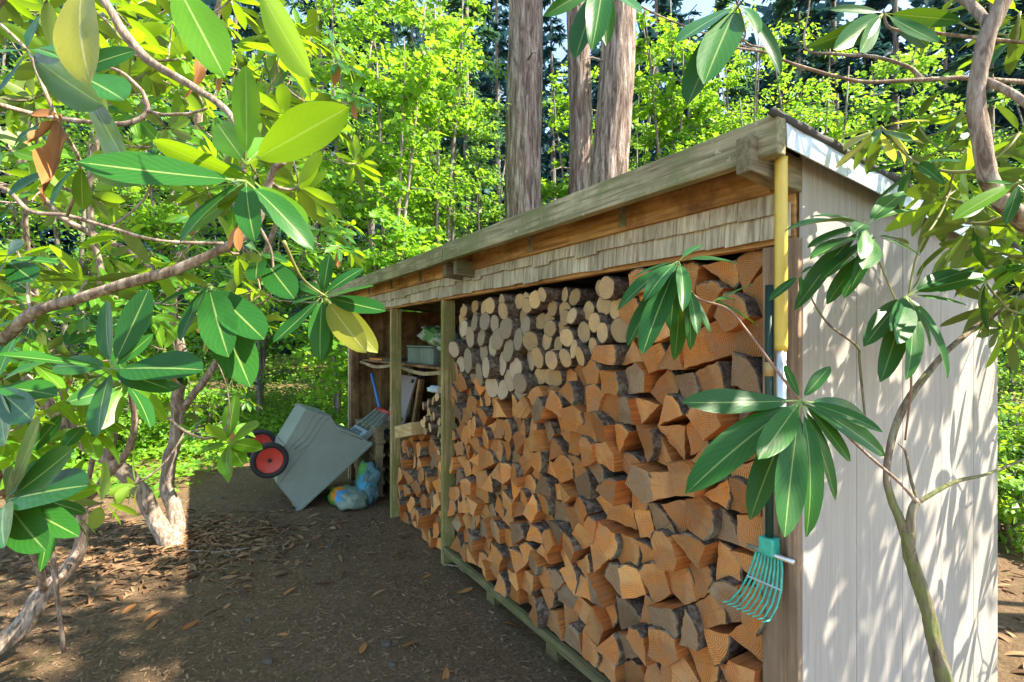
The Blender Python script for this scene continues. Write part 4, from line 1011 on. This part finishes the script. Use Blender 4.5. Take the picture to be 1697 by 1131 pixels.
ln_.limb([(P(-60, 612, 1.62), .025), (P(-130, 400, 1.5), .02), (P(-90, 150, 1.35), .018), (P(30, -40, 1.25), .015), (P(150, -20, 1.2), .013), (P(205, 55, 1.2), .0125), (P(245, 100, 1.2), .012), (P(310, 140, 1.18), .011), (P(372, 180, 1.15), .010), (P(400, 230, 1.1), .007), (P(405, 285, 1.0), .005)])
ln_.limb([(P(235, 150, 1.6), .008), (P(243, 180, 1.6), .009), (P(225, 200, 1.6), .010), (P(180, 205, 1.6), .009), (P(60, 190, 1.6), .008), (P(-90, 150, 1.4), .01)])
ln_.limb([(P(235, 150, 1.6), .007), (P(200, 120, 1.6), .006), (P(145, 103, 1.6), .004)])
ln_.limb([(P(-90, 320, 1.4), .009), (P(0, 310, 1.4), .008), (P(50, 350, 1.4), .007), (P(110, 358, 1.4), .007), (P(180, 378, 1.4), .006), (P(270, 400, 1.4), .005), (P(370, 403, 1.42), .006)])
ln_.limb([(P(110, 358, 1.35), .005), (P(135, 280, 1.2), .005), (P(100, 210, 1.12), .005), (P(65, 130, 1.1), .005), (P(45, 85, 1.1), .004), (P(0, 40, 1.1), .004)])
ln_.limb([(P(215, 620, 2.2), .007), (P(280, 695, 2.0), .007), (P(330, 725, 1.95), .006), (P(365, 720, 1.9), .005), (P(380, 690, 1.9), .004), (P(375, 640, 1.9), .003), (P(355, 590, 1.85), .003)])
ln_.limb([(P(130, 910, 2.55), .02), (P(95, 960, 2.3), .014), (P(85, 900, 2.2), .013), (P(105, 1080, 2.25), .010)], wob=.3)
ln_.limb([(P(140, 840, 2.45), .014), (P(160, 720, 2.2), .012), (P(165, 640, 2.0), .01), (P(170, 560, 1.9), .008)])
ln_.limb([(P(75, 985, 2.5), .02), (P(40, 870, 2.1), .018), (P(0, 800, 1.7), .014), (P(-20, 700, 1.4), .012)])
def hl_(c, tips, mt=None):
    for tx, ty, tY, up in tips:
        tip = P(tx, ty, tY); b = c + (tip - c) * .12; ln_.leaf(b, tip, up, mt or M['rhodo'], ln_.q.choice([6, 7]) if mt is M['dead'] else ln_.q.choice([0, 2, 4, 5]))
LIT = M['rhodo_lit']; Yl = M['rhodo_yellow']; DD = M['dead']
c = P(408, 272, .98)
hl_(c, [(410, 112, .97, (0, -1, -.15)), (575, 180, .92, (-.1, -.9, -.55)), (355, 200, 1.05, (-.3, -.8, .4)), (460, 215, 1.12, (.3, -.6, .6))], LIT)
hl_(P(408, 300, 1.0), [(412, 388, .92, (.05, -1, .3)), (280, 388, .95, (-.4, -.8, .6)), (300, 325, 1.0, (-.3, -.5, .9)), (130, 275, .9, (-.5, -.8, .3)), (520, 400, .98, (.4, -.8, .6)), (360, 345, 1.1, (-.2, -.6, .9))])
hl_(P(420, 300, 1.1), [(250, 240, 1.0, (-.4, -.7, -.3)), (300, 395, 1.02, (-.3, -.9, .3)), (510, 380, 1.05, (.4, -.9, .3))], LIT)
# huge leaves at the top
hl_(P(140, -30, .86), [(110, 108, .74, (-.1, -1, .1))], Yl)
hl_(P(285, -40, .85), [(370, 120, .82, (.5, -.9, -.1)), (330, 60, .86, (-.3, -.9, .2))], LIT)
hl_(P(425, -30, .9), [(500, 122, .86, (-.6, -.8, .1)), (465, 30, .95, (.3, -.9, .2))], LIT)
hl_(P(45, 85, 1.05), [(-30, 80, .9, (0, -.5, 1)), (85, 72, .95, (.1, -.7, .9)), (145, 170, .95, (-.3, -.9, -.3)), (0, 160, 1.0, (-.4, -.8, .4)), (60, 20, 1.1, (-.2, -.9, -.2))])
hl_(P(120, 120, 1.1), [(200, 155, .98, (.0, -.7, .8)), (235, 300, 1.0, (-.5, -.8, -.35)), (215, 80, 1.1, (.0, -1, -.2))], M['rhodo'])
hl_(P(100, 190, 1.1), [(70, 250, 1.05, (-.4, -.9, .1)), (98, 360, 1.0, (.6, -.8, 0)), (45, 185, 1.1, (.2, -.9, .3))], DD)
hl_(P(135, 270, 1.15), [(0, 305, 1.0, (-.2, -.7, .8)), (70, 335, 1.1, (-.5, -.9, .2)), (135, 350, 1.2, (.3, -1, 0)), (230, 290, 1.05, (-.3, -.8, -.3))])
hl_(P(395, 372, 1.3), [(395, 415, 1.28, (.3, -1, 0)), (375, 412, 1.3, (-.5, -1, 0))], DD)
hl_(P(330, 80, 1.4), [(325, 160, 1.4, (1, -.6, 0))], DD)
# lower near whorls
hl_(P(185, 612, 1.15), [(-5, 580, 1.0, (0, -.5, 1)), (330, 605, 1.05, (-.1, -.7, .9)), (148, 715, 1.0, (-.3, -1, .4)), (120, 655, 1.05, (-.4, -.9, .5)), (255, 555, 1.2, (.2, -.9, .5)), (165, 495, 1.2, (-.3, -1, .1)), (248, 480, 1.2, (.4, -.9, .1)), (80, 600, 1.2, (-.3, -.7, .7)), (270, 640, 1.1, (.2, -.9, .4))])
hl_(P(345, 470, 1.5), [(370, 580, 1.3, (.2, -1, .3)), (440, 568, 1.35, (.3, -.9, .5)), (320, 515, 1.4, (-.5, -.8, .5)), (260, 500, 1.45, (-.3, -.6, .8)), (415, 645, 1.4, (.5, -.9, .2)), (380, 490, 1.6, (.3, -.7, .8)), (290, 560, 1.4, (-.4, -.9, .3))])
hl_(P(430, 420, 1.55), [(490, 500, 1.4, (.2, -1, .35)), (420, 460, 1.4, (-.2, -.9, .5)), (475, 430, 1.5, (.3, -.7, .7)), (385, 380, 1.5, (-.3, -.7, .7))])
hl_(P(540, 495, 1.6), [(595, 575, 1.45, (.1, -1, .1)), (625, 580, 1.55, (.4, -.9, .2))], Yl)
hl_(P(535, 490, 1.6), [(455, 572, 1.45, (-.4, -.9, .5)), (525, 590, 1.5, (.1, -1, .2)), (620, 478, 1.5, (.1, -.5, 1)), (640, 520, 1.5, (.3, -.8, .6)), (545, 420, 1.6, (0, -1, .4)), (480, 500, 1.6, (-.3, -.6, .8)), (600, 440, 1.65, (.2, -.6, .8)), (535, 600, 1.6, (.3, -1, .1)), (500, 470, 1.7, (-.2, -.7, .7))])
ln_.limb([(P(470, 400, 1.45), .007), (P(500, 460, 1.55), .005), (P(540, 492, 1.6), .004)], mat=M['twig']); 
ln_.limb([(P(425, 370, 1.45), .007), (P(450, 420, 1.5), .005), (P(448, 490, 1.5), .004), (P(410, 510, 1.55), .003)])
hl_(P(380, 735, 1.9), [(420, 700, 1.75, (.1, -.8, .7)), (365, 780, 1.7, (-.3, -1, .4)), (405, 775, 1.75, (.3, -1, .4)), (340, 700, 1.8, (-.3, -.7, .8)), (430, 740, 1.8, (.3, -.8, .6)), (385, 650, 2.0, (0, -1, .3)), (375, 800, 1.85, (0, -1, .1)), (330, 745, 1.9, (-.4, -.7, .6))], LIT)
hl_(P(10, 830, 1.05), [(135, 798, .95, (-.1, -.7, .9)), (75, 690, 1.0, (-.5, -.9, .2)), (128, 745, 1.0, (.2, -.9, .5)), (60, 905, .92, (-.1, -.8, .7)), (125, 880, 1.0, (.2, -.6, .9)), (15, 775, 1.0, (-.4, -1, .1)), (60, 760, 1.1, (-.2, -.9, .4)), (-10, 900, .9, (-.4, -.7, .6)), (90, 830, 1.1, (.1, -.5, 1))])
hl_(P(-10, 640, 1.15), [(60, 700, 1.05, (.2, -1, .3)), (90, 650, 1.1, (.1, -.6, .9)), (20, 560, 1.2, (-.2, -.9, .5)), (70, 590, 1.15, (.1, -.5, 1)), (15, 740, 1.05, (-.2, -1, .2))])
hl_(P(10, 430, 1.3), [(60, 470, 1.2, (0, -.8, .7)), (20, 400, 1.2, (-.4, -.9, .3)), (-10, 480, 1.15, (-.4, -.9, .3)), (95, 430, 1.3, (.2, -.5, 1))])
tw = MB(); q = ln_.q; tips = []
zone(84, -60, 520, -60, 560, 1.5, 2.4, [(-60, -60), (440, -60), (520, 120), (540, 300), (520, 480), (420, 560), (200, 620), (-60, 640)])
zone(34, -60, 230, 560, 860, 1.3, 2.2)
tips.sort(key=lambda t: min((k_[0] - t).length for k_ in ln_.skel))
for t in tips:
    ax = ln_.twig_to(t, tw, .0035); ln_.whorl(t, ax, q.randint(6, 9), q.choice((.10, .12, .14)), (-5, 45), FL, .4)
tw.build('twigs', M['rtrunk'], ln_.root, smooth=True)['kind'] = 'stuff'
ln_.finish(300)

# ================================================================== FOREST
TINY = (np.array([(0, 0, 0), (.32, .45, .05), (0, 1, -.12), (-.32, .45, .05), (0, .45, -.03)], float), [(0, 1, 4), (1, 2, 4), (2, 3, 4), (3, 0, 4)], np.array([(.5, 0), (1, .45), (.5, 1), (0, .45), (.5, .45)], float))
LOBED = (np.array([(0, 0, 0), (.22, .1, .03), (.55, .25, .02), (.35, .45, .03), (.42, .75, -.02), (.15, .68, 0), (0, 1, -.1), (-.15, .68, 0), (-.42, .75, -.02), (-.35, .45, .03), (-.55, .25, .02), (-.22, .1, .03)], float), [(0, 1, 2, 3), (0, 3, 4, 5), (0, 5, 6, 7), (0, 7, 8, 9), (0, 9, 10, 11)], np.array([(.5, 0)] * 12, float))
NEED = (np.array([(-.5, 0, 0), (.5, 0, 0), (.35, 1, -.1), (-.35, 1, -.1)], float), [(0, 1, 2, 3)], np.array([(.4, 0), (.6, 0), (.6, 1), (.4, 1)], float))

def leafy_tree(name, base, Ht, spread, nst, nbr, nleaf, mat, seed, label, group, lsize=.085, low=.12, cat='tree', tmpl=TINY, lean=(0, 0)):
    q = random.Random(seed); base = Vector(base); t = empty(name, base, 0, label=label, cat=cat, group=group); mb = MB(); segs = []
    for s in range(nst):
        an = 6.28 * s / nst + q.uniform(-.5, .5); out = q.uniform(.15, .6) * spread
        tip = VV(math.cos(an) * out + lean[0], math.sin(an) * out + lean[1], Ht * q.uniform(.75, 1.05)); pts = []
        for i in range(9):
            f_ = i / 8; pts.append(VV(tip.x * f_ ** 1.4 + noise.noise((f_ * 3, s, seed)) * .12, tip.y * f_ ** 1.4 + noise.noise((f_ * 3, s, seed + 5)) * .12, tip.z * f_ - .05))
        r0 = .012 * Ht ** .6 + .012; mb.tube(pts, [r0 * (1 - .8 * i / 8) for i in range(9)], 7, wob=.2)
        for b in range(nbr):
            f_ = q.uniform(low, 1); k_ = min(7, int(f_ * 8)); p = pts[k_].lerp(pts[k_ + 1], f_ * 8 - k_); a2 = q.uniform(0, 6.28); L = spread * q.uniform(.35, .95) * (1.1 - .55 * f_)
            d_ = VV(math.cos(a2), math.sin(a2), q.uniform(-.05, .45)); bp = [p, p + d_ * L * .5 + VV(0, 0, .05 * L), p + d_ * L + VV(0, 0, -.08 * L)]
            mb.tube(bp, [r0 * .3, r0 * .2, r0 * .08], 4); segs.append((bp, L))
    mb.build('trunk', M['thin_bark'], t, smooth=True)
    rg = np.random.default_rng(seed); wts = np.array([s[1] for s in segs]); idx = rg.choice(len(segs), nleaf, p=wts / wts.sum())
    A_ = np.array([s[0][0] for s in segs])[idx]; B_ = np.array([s[0][1] for s in segs])[idx]; C_ = np.array([s[0][2] for s in segs])[idx]; Ls = wts[idx]
    f_ = rg.uniform(.12, 1.08, nleaf)[:, None]; p = A_ * (1 - f_) ** 2 + B_ * 2 * f_ * (1 - f_) + C_ * f_ ** 2
    cl_ = rg.normal(0, 1, (nleaf, 3)) * (Ls[:, None] * .13) * np.array([1, 1, .55]); p = p + cl_
    d_ = (C_ - A_) / (np.linalg.norm(C_ - A_, axis=1, keepdims=True) + 1e-6) + rg.normal(0, .75, (nleaf, 3)); d_[:, 2] -= .35
    nr = rg.normal(0, .38, (nleaf, 3)) + np.array([.3, -.15, .9])
    o = bulk('crown', tmpl, p, d_, nr, (.45 + 1.15 * rg.beta(1.6, 2.4, nleaf)) * lsize, mat, t, smooth=False); o['kind'] = 'stuff'
    return t
def at(px, Y): 
    x = (px - CX) / F * Y; return VV(x, Y, gz(x, Y))
TL = [  # px, Y, height, spread, stems, branches, leaves, material, look
    (655, 7.6, 4.2, 1.25, 5, 16, 5200, 'maple', 'bushy bright green sapling behind the far end of the shed'),
    (735, 8.6, 4.6, 1.2, 4, 16, 5200, 'maple', 'bright green sapling growing close to the wide furrowed trunk'),
    (560, 9.2, 5.4, 1.5, 4, 16, 5200, 'maple', 'tall yellow green sapling behind the rhododendron limbs'),
    (690, 11.0, 6.2, 1.6, 4, 18, 5200, 'maple2', 'tall deep green sapling behind the bright sapling'),
    (800, 11.5, 4.4, 1.2, 4, 14, 3000, 'maple2', 'low deep green sapling between shed roof and furrowed trunk'),
    (430, 8.8, 4.0, 1.5, 4, 16, 4500, 'maple2', 'deep green bush behind the overturned cart'),
    (290, 9.5, 5.0, 1.6, 4, 16, 4500, 'maple', 'bright sapling seen through the forked rhododendron'),
    (120, 8.5, 4.6, 1.6, 4, 16, 4500, 'maple2', 'deep green sapling behind the leaning rhododendron trunk'),
    (-40, 8.0, 4.6, 1.6, 4, 14, 3500, 'maple', 'bright sapling at the edge behind the near rhododendron'),
    (1120, 10.2, 5.2, 1.4, 5, 16, 5200, 'maple', 'bright sapling to the right of the sunlit reddish trunk'),
    (1230, 9.8, 4.8, 1.45, 5, 16, 5200, 'maple', 'dense bright sapling directly behind the shed roof'),
    (1350, 9.0, 4.3, 1.3, 4, 14, 3600, 'maple', 'thin sapling behind the roof flashing'),
    (1470, 10.5, 4.6, 1.5, 4, 14, 3200, 'maple2', 'deep green sapling behind the bare crooked limb'),
    (1620, 10.0, 3.6, 1.5, 4, 14, 3500, 'maple2', 'deep green bush beyond the back corner of the siding'),
    (1790, 9.0, 4.4, 1.6, 4, 14, 3000, 'maple2', 'deep green sapling farther right beyond the siding'),
    (960, 12.0, 5.6, 1.3, 4, 14, 2600, 'maple', 'slender bright sapling between the two large trunks'),
    (1050, 12.5, 5.6, 1.3, 4, 14, 2600, 'maple2', 'slender deep green sapling behind the sunlit trunk'),
]
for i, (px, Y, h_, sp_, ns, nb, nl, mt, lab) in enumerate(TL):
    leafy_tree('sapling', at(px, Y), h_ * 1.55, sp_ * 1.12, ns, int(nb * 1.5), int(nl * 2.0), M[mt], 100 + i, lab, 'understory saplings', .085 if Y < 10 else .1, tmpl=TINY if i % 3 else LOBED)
leafy_tree('shade_tree', VV(4.9, 2.6, 0), 7.2, 2.0, 5, 16, 2600, M['maple2'], 180, 'unseen broadleaf tree added beside the shed to dapple the ground with shade', None, .13, .66, lean=(-2.1, -.5))  # out-of-view tree, added for its dappled shade on the left side
# low shrubs
for i, (px, Y, h_, sp_, nl, mt, lab) in enumerate((
    (1668, 3.9, .62, .55, 2600, 'salal', 'low bright green shrub beyond the siding corner'), (1690, 5.2, .9, .8, 3000, 'maple2', 'rounded deep green shrub behind the low bright shrub'),
    (1760, 4.6, 1.1, .8, 2500, 'salal', 'bright shrub at the far right of the litter path'), (1660, 7.0, 1.9, 1.1, 3000, 'maple2', 'tall dark shrub in the shade behind the siding'),
    (200, 6.8, 1.1, 1.0, 2600, 'salal', 'bright low shrub behind the litter mound'), (60, 6.2, 1.2, 1.0, 2600, 'salal', 'bright low shrub left of the litter mound'), (-60, 5.2, 1.3, 1.0, 2400, 'maple2', 'deep green low shrub at the left edge'),
    (330, 7.2, 1.0, 1.0, 2600, 'salal', 'bright low shrub behind the forked trunk'))):
    leafy_tree('low_shrub', at(px, Y), h_, sp_, 6, 9, nl, M[mt], 200 + i, lab, 'low shrubs', .06 if Y < 6 else .075, .1, 'shrub')
# ground cover
rg = np.random.default_rng(4); pos = []
def cover(n, x0, x1, y0, y1, hmax):
    x = rg.uniform(x0, x1, n); y = rg.uniform(y0, y1, n)
    for a, b in zip(x, y):
        sh = Vector((a, b, 0)) - C0
        if -.3 < sh.dot(E) < 1.8 and -.5 < sh.dot(D) < 5.5: continue
        h_ = hmax * (.35 + .65 * max(0, noise.noise((a * 1.1, b * 1.1, 3)) + .5)); pos.append((a, b, gz(a, b) + h_ * rg.uniform(0, 1) ** .6))
cover(22000, -9, -1.1, 6.4, 12, .42); cover(7000, -12, -3.3, 4.9, 6.8, .25); cover(9000, 2.6, 9, 4.6, 11, .4); cover(24000, -14, 3, 10, 19, .8); cover(6000, 3, 10, 11, 20, .7)
pos = np.array(pos); n = len(pos)
gc = bulk('ground_cover', TINY, pos, rg.normal(0, 1, (n, 3)) * np.array([1, 1, .35]), rg.normal(0, .35, (n, 3)) + np.array([.15, -.2, 1]), rg.uniform(.05, .10, n), M['salal'], smooth=False)
tag(gc, 'bright green leafy ground cover spreading under the trees', 'ground cover', kind='stuff')

# large trunks
def big_trunk(px, Y, dia, lean, seed, label, top=9.5):
    base = at(px, Y); t = empty('fir_tree', base, 0, label=label, cat='tree', group='large tree trunks'); m_ = MB(); seg, lv = 72, 110; vs = []
    for j in range(lv + 1):
        f_ = j / lv; z = f_ * top; r0 = dia / 2 * (1 - .18 * f_) * (1 + .5 * math.exp(-z * 2.2)); c = VV(lean[0] * f_ + .05 * math.sin(z * .9 + seed), lean[1] * f_, z - .05)
        for i in range(seg):
            a = 2 * math.pi * i / seg; ca, sa = math.cos(a), math.sin(a)
            w_ = noise.noise((ca * 7 + noise.noise((ca * 3, sa * 3, z * 1.1)) * .9, sa * 7, z * .9 + seed)); w2 = noise.noise((ca * 16, sa * 16, z * 2.6 + seed)); w3 = noise.noise((ca * 1.5, sa * 1.5, z * .5 + seed))
            r = r0 * (1 - .085 * (1 - abs(w_)) ** 5 + .03 * w2 + .05 * w3); vs.append((c.x + ca * r, c.y + sa * r, c.z))
    m_.add(vs, [(j * seg + i, j * seg + (i + 1) % seg, (j + 1) * seg + (i + 1) % seg, (j + 1) * seg + i) for j in range(lv) for i in range(seg)])
    m_.build('trunk', M['fir_bark'], t, smooth=True)
    q = random.Random(seed)
    for k_ in range(5):
        z = q.uniform(3, 8); a = q.uniform(0, 6.28); d_ = VV(math.cos(a), math.sin(a), -.1); p = VV(lean[0] * z / top, lean[1] * z / top, z) + d_ * dia * .42
        MB().tube([p, p + d_ * .25, p + d_ * .5 + VV(0, 0, -.1)], [.02, .014, .005], 6).build('dead_branch', M['thin_bark'], t)
big_trunk(878, 9.0, .70, (-.16, 0), 1, 'wide furrowed grey conifer trunk rising behind the middle of the roof')
big_trunk(993, 8.4, .66, (.42, .2), 2, 'leaning sunlit reddish conifer trunk behind the shed roof')
big_trunk(955, 10.2, .52, (.1, .2), 3, 'darker conifer trunk half hidden by the sunlit leaning one')

def conifer(px, Y, Ht, dia, seed, label, mat, start=.12, nb=70, dens=26, spread=2.4):
    base = at(px, Y); q = random.Random(seed); t = empty('conifer_tree', base, 0, label=label, cat='tree', group='background conifers'); ln = VV(q.uniform(-.3, .3), q.uniform(-.2, .2), 0)
    pts = [VV(ln.x * (i / 8) + q.uniform(-.04, .04), ln.y * (i / 8), Ht * i / 8 - .05) for i in range(9)]
    MB().tube(pts, [dia / 2 * (1 - .85 * i / 8) for i in range(9)], 12, wob=.25).build('trunk', M['thin_bark'], t, smooth=True)
    mb = MB(); P_, D_, N_, L_, W_ = [], [], [], [], []
    for b in range(nb):
        f_ = start + (1 - start) * (b + q.random()) / nb; p = VV(ln.x * f_, ln.y * f_, Ht * f_); a = q.uniform(0, 6.28); L = spread * (1.08 - f_) * q.uniform(.55, 1.1) + .25
        d_ = VV(math.cos(a), math.sin(a), 0); bp = [p + d_ * L * k_ / 4 + VV(0, 0, L * (.10 * k_ / 4 - .32 * (k_ / 4) ** 2)) for k_ in range(5)]
        mb.tube(bp, [.022, .017, .012, .008, .004], 4, cap=False)
        for s in range(int(dens * (.4 + L / spread))):
            g = q.uniform(.15, 1.0) * 4; k_ = min(3, int(g)); pp = bp[k_].lerp(bp[k_ + 1], g - k_); sd_ = q.choice((-1, 1)); sv = VV(-d_.y, d_.x, 0) * sd_
            dd = (sv * q.uniform(.4, 1) + d_ * q.uniform(.2, 1) + VV(0, 0, q.uniform(-.6, .1))).normalized(); P_.append(pp); D_.append(dd); N_.append(VV(q.uniform(-.5, .5), q.uniform(-.5, .5), 1)); L_.append(q.uniform(.16, .42)); W_.append(q.uniform(.045, .11))
    mb.build('branches', M['thin_bark'], t)['kind'] = 'stuff'
    o = bulk('crown', NEED, P_, D_, N_, L_, mat, t, width=W_, smooth=False); o['kind'] = 'stuff'
CON = [(772, 15, 15, .30), (615, 17, 16, .34), (520, 20, 17, .36), (690, 22, 18, .36), (830, 21, 18, .32), (1095, 17, 16, .30), (1190, 21, 17, .34), (1290, 24, 18, .4), (1392, 14.5, 15, .34), (1330, 18, 16, .26), (1480, 17, 16, .40), (1560, 22, 18, .36),
       (1640, 15, 15, .30), (1720, 19, 16, .36), (400, 16, 15, .32), (290, 20, 17, .36), (160, 15, 15, .34), (40, 18, 16, .36), (-60, 15, 15, .3), (920, 26, 18, .4), (1000, 23, 18, .34), (570, 27, 18, .4), (350, 27, 18, .4), (1430, 27, 18, .4), (750, 28, 19, .4), (1140, 28, 18, .4), (100, 27, 18, .4), (1650, 28, 18, .4)]
CL = {0: 'thin straight conifer left of the wide furrowed trunk', 1: 'conifer behind the sapling at the far end of the shed', 5: 'conifer right of the leaning sunlit trunk', 8: 'conifer trunk above the near roof corner, between the bare branches',
      9: 'thinner conifer just left of the one above the roof corner', 10: 'thick conifer behind the bare crooked limb', 12: 'conifer beyond the back corner of the siding', 14: 'conifer behind the overturned cart', 16: 'conifer behind the leaning rhododendron trunk', 18: 'conifer at the outer edge behind the near rhododendron'}
for i, (px, Y, h_, d_) in enumerate(CON):
    conifer(px, Y, h_, d_, 300 + i, CL.get(i, 'dark tall conifer deep in the shaded wood behind the saplings'), M['needle'] if i % 3 else M['needle2'], .08 if Y > 19 else .14, 90, 72, 2.6 if Y > 19 else 2.0)
# far wood seen as one mass
n = 120000; rg = np.random.default_rng(9); ang = rg.uniform(-1.05, 1.05, n); rad = rg.uniform(31, 42, n); x = np.sin(ang) * rad; y = np.cos(ang) * rad
hh = np.array([21 + 6 * noise.noise((a * 9, 1, 2)) + 6 * noise.noise((a * 30, 4, 2)) for a in ang]); z = rg.uniform(0, 1, n) ** 1.1 * hh + .6
gap = np.array([noise.noise((a * 60, c * .22, 7)) + .6 * noise.noise((a * 150, c * .7, 3)) for a, c in zip(ang, z)]); kp = gap > (-.62 + .036 * z); x, y, z = x[kp], y[kp], z[kp]; n = len(x)
fo = bulk('far_wood', NEED, np.stack([x, y, z], 1), rg.normal(0, 1, (n, 3)) * np.array([1, 1, .6]), rg.normal(0, 1, (n, 3)), rg.uniform(.45, 1.2, n), M['needle'], width=rg.uniform(.16, .45, n), smooth=False)
tag(fo, 'distant dark green wood closing the view behind the trees', 'wood', kind='stuff')

# ================================================================== LITTER
rg = np.random.default_rng(14); Pn, Dn, Nn, Ln, Wn = [], [], [], [], []
def shed_clear(x, y):
    sh = Vector((x, y, 0)) - C0; u, v = sh.dot(E), sh.dot(D); return not (u > -.02 and u < 1.6 and v > -.02 and v < 5.0)
def scatter(n, fx, fy, l0, l1, w0, w1, lift=.004):
    for _ in range(n):
        x, y = fx(), fy()
        if not shed_clear(x, y): continue
        a = rg.uniform(0, 6.28); Pn.append((x, y, gz(x, y) + lift)); Dn.append((math.cos(a), math.sin(a), rg.normal(0, .12))); Nn.append((rg.normal(0, .3), rg.normal(0, .3), 1)); Ln.append(rg.uniform(l0, l1)); Wn.append(rg.uniform(w0, w1))
U = rg.uniform
scatter(22000, lambda: U(-3.4, 1.2), lambda: 1.2 + 5.3 * U(0, 1) ** 1.3, .008, .04, .003, .010)
nd = bulk('needle_litter', NEED, Pn, Dn, Nn, Ln, leaf_mat('needle_litter_mat', (.20, .12, .06), (.36, .25, .15), (.25, .16, .09), (.3, .2, .1), .8, .05, .2), width=Wn, smooth=False)
tag(nd, 'fine brown needles and chips scattered over the dark soil', 'litter', kind='stuff')
Pn, Dn, Nn, Ln, Wn = [], [], [], [], []
scatter(1500, lambda: rg.normal(-2.45, .5), lambda: rg.normal(3.75, .36), .04, .13, .03, .11, .012)
scatter(500, lambda: U(-4.5, -2.3), lambda: U(2.0, 4.6), .05, .12, .05, .12, .012)
scatter(1600, lambda: U(2.3, 5.5), lambda: U(2.0, 7.0), .05, .12, .05, .12, .012)
scatter(110, lambda: U(-2.2, .2), lambda: U(3.6, 5.5), .04, .10, .04, .09, .01)
Qp = [list(Pn), list(Dn), list(Nn), list(Ln), list(Wn)]; Pn, Dn, Nn, Ln, Wn = [], [], [], [], []
scatter(1300, lambda: U(-3.0, 1.0), lambda: 1.4 + 4.4 * U(0, 1) ** 1.2, .015, .05, .003, .010, .006)
ch = bulk('bark_chips', NEED, Pn, Dn, Nn, Ln, M['litter'], width=Wn, smooth=False)
tag(ch, 'dark and tan bark chips strewn over the bare path soil', 'bark chips', kind='stuff')
Pn, Dn, Nn, Ln, Wn = Qp
dl = bulk('dry_leaf_litter', LEAVES_LO[1], Pn, Dn, Nn, Ln, M['litter'], width=Wn)
tag(dl, 'curled brown dead leaves heaped round the rhododendron trunks', 'leaf litter', kind='stuff')
for i, (px, py, ml) in enumerate(((490, 978, 'dead'), (265, 1022, 'dead'), (262, 1035, 'dead'), (458, 1054, 'dead'), (226, 1009, 'dead'), (330, 1035, 'dead'), (740, 1108, 'dead'), (392, 892, 'rhodo_lit'), (605, 1068, 'dead'), (395, 955, 'dead'), (668, 1077, 'dead'), (760, 985, 'dead'), (815, 970, 'dead'), (855, 1040, 'dead'), (878, 1046, 'dead'), (450, 880, 'dead'), (560, 868, 'dead'), (700, 960, 'dead'))):
    p = G(px, py); p.z = gz(p.x, p.y) + .01; o = link('fallen_leaf', leaf_mesh(i % 6, M[ml])); o.location = p; o.scale = (.09,) * 3; o.rotation_euler = (rnd.uniform(-.15, .15), rnd.uniform(-.4, .4), rnd.uniform(0, 6.28))
    if ml == 'dead': tag(o, 'single brown fallen leaf lying on the bare soil', 'leaf', 'fallen brown leaves')
    else: tag(o, 'single green fallen leaf lying on the soil by the litter mound', 'leaf')
for i, (px, py, r_) in enumerate(((445, 1096, .018), (640, 1068, .02), (545, 909, .02), (385, 755, .09), (366, 828, .02), (650, 1102, .014), (412, 1030, .012))):
    p = G(px, py); o = blob('stone', (r_ * 1.3, r_, r_ * .7), i * 3.1, plain('grey_stone', (.085, .07, .055), .9, nscale=40), .3, 3, False, 14, 8)
    o.location = (p.x, p.y, gz(p.x, p.y) + r_ * .35); tag(o, ['small pale pebble low in the bare soil', 'small dark stone beside the log stack', 'pebble near the litter mound', 'grey rounded rock under the rhododendron leaves', 'pebble behind the litter mound', 'tiny dark stone near the log stack', 'tiny pebble in the open soil'][i], 'stone')
for i, (p0, p1, r_) in enumerate((((350, 925), (470, 908), .009), ((470, 920), (455, 905), .006), ((735, 935), (770, 950), .005), ((290, 915), (400, 935), .007))):
    a, b = G(*p0), G(*p1); mid = (a + b) / 2 + VV(.02, .03, .01)
    pts_ = [VV(p.x, p.y, gz(p.x, p.y) + r_ * .8) for p in (a, mid, b)]
    o = MB().tube([p - pts_[0] for p in pts_], [r_, r_ * .9, r_ * .5], 7, wob=.3).build('stick', M['rtrunk'], smooth=True); o.location = pts_[0]
    tag(o, ['long brown stick lying across the soil by the litter mound', 'short stick crossing the long stick', 'thin stick lying at the foot of the middle post', 'dead stick lying on the litter mound'][i], 'stick')
print('objects', len(bpy.data.objects), 'tris', sum(len(p.data.polygons) for p in bpy.data.objects if p.type == 'MESH'))
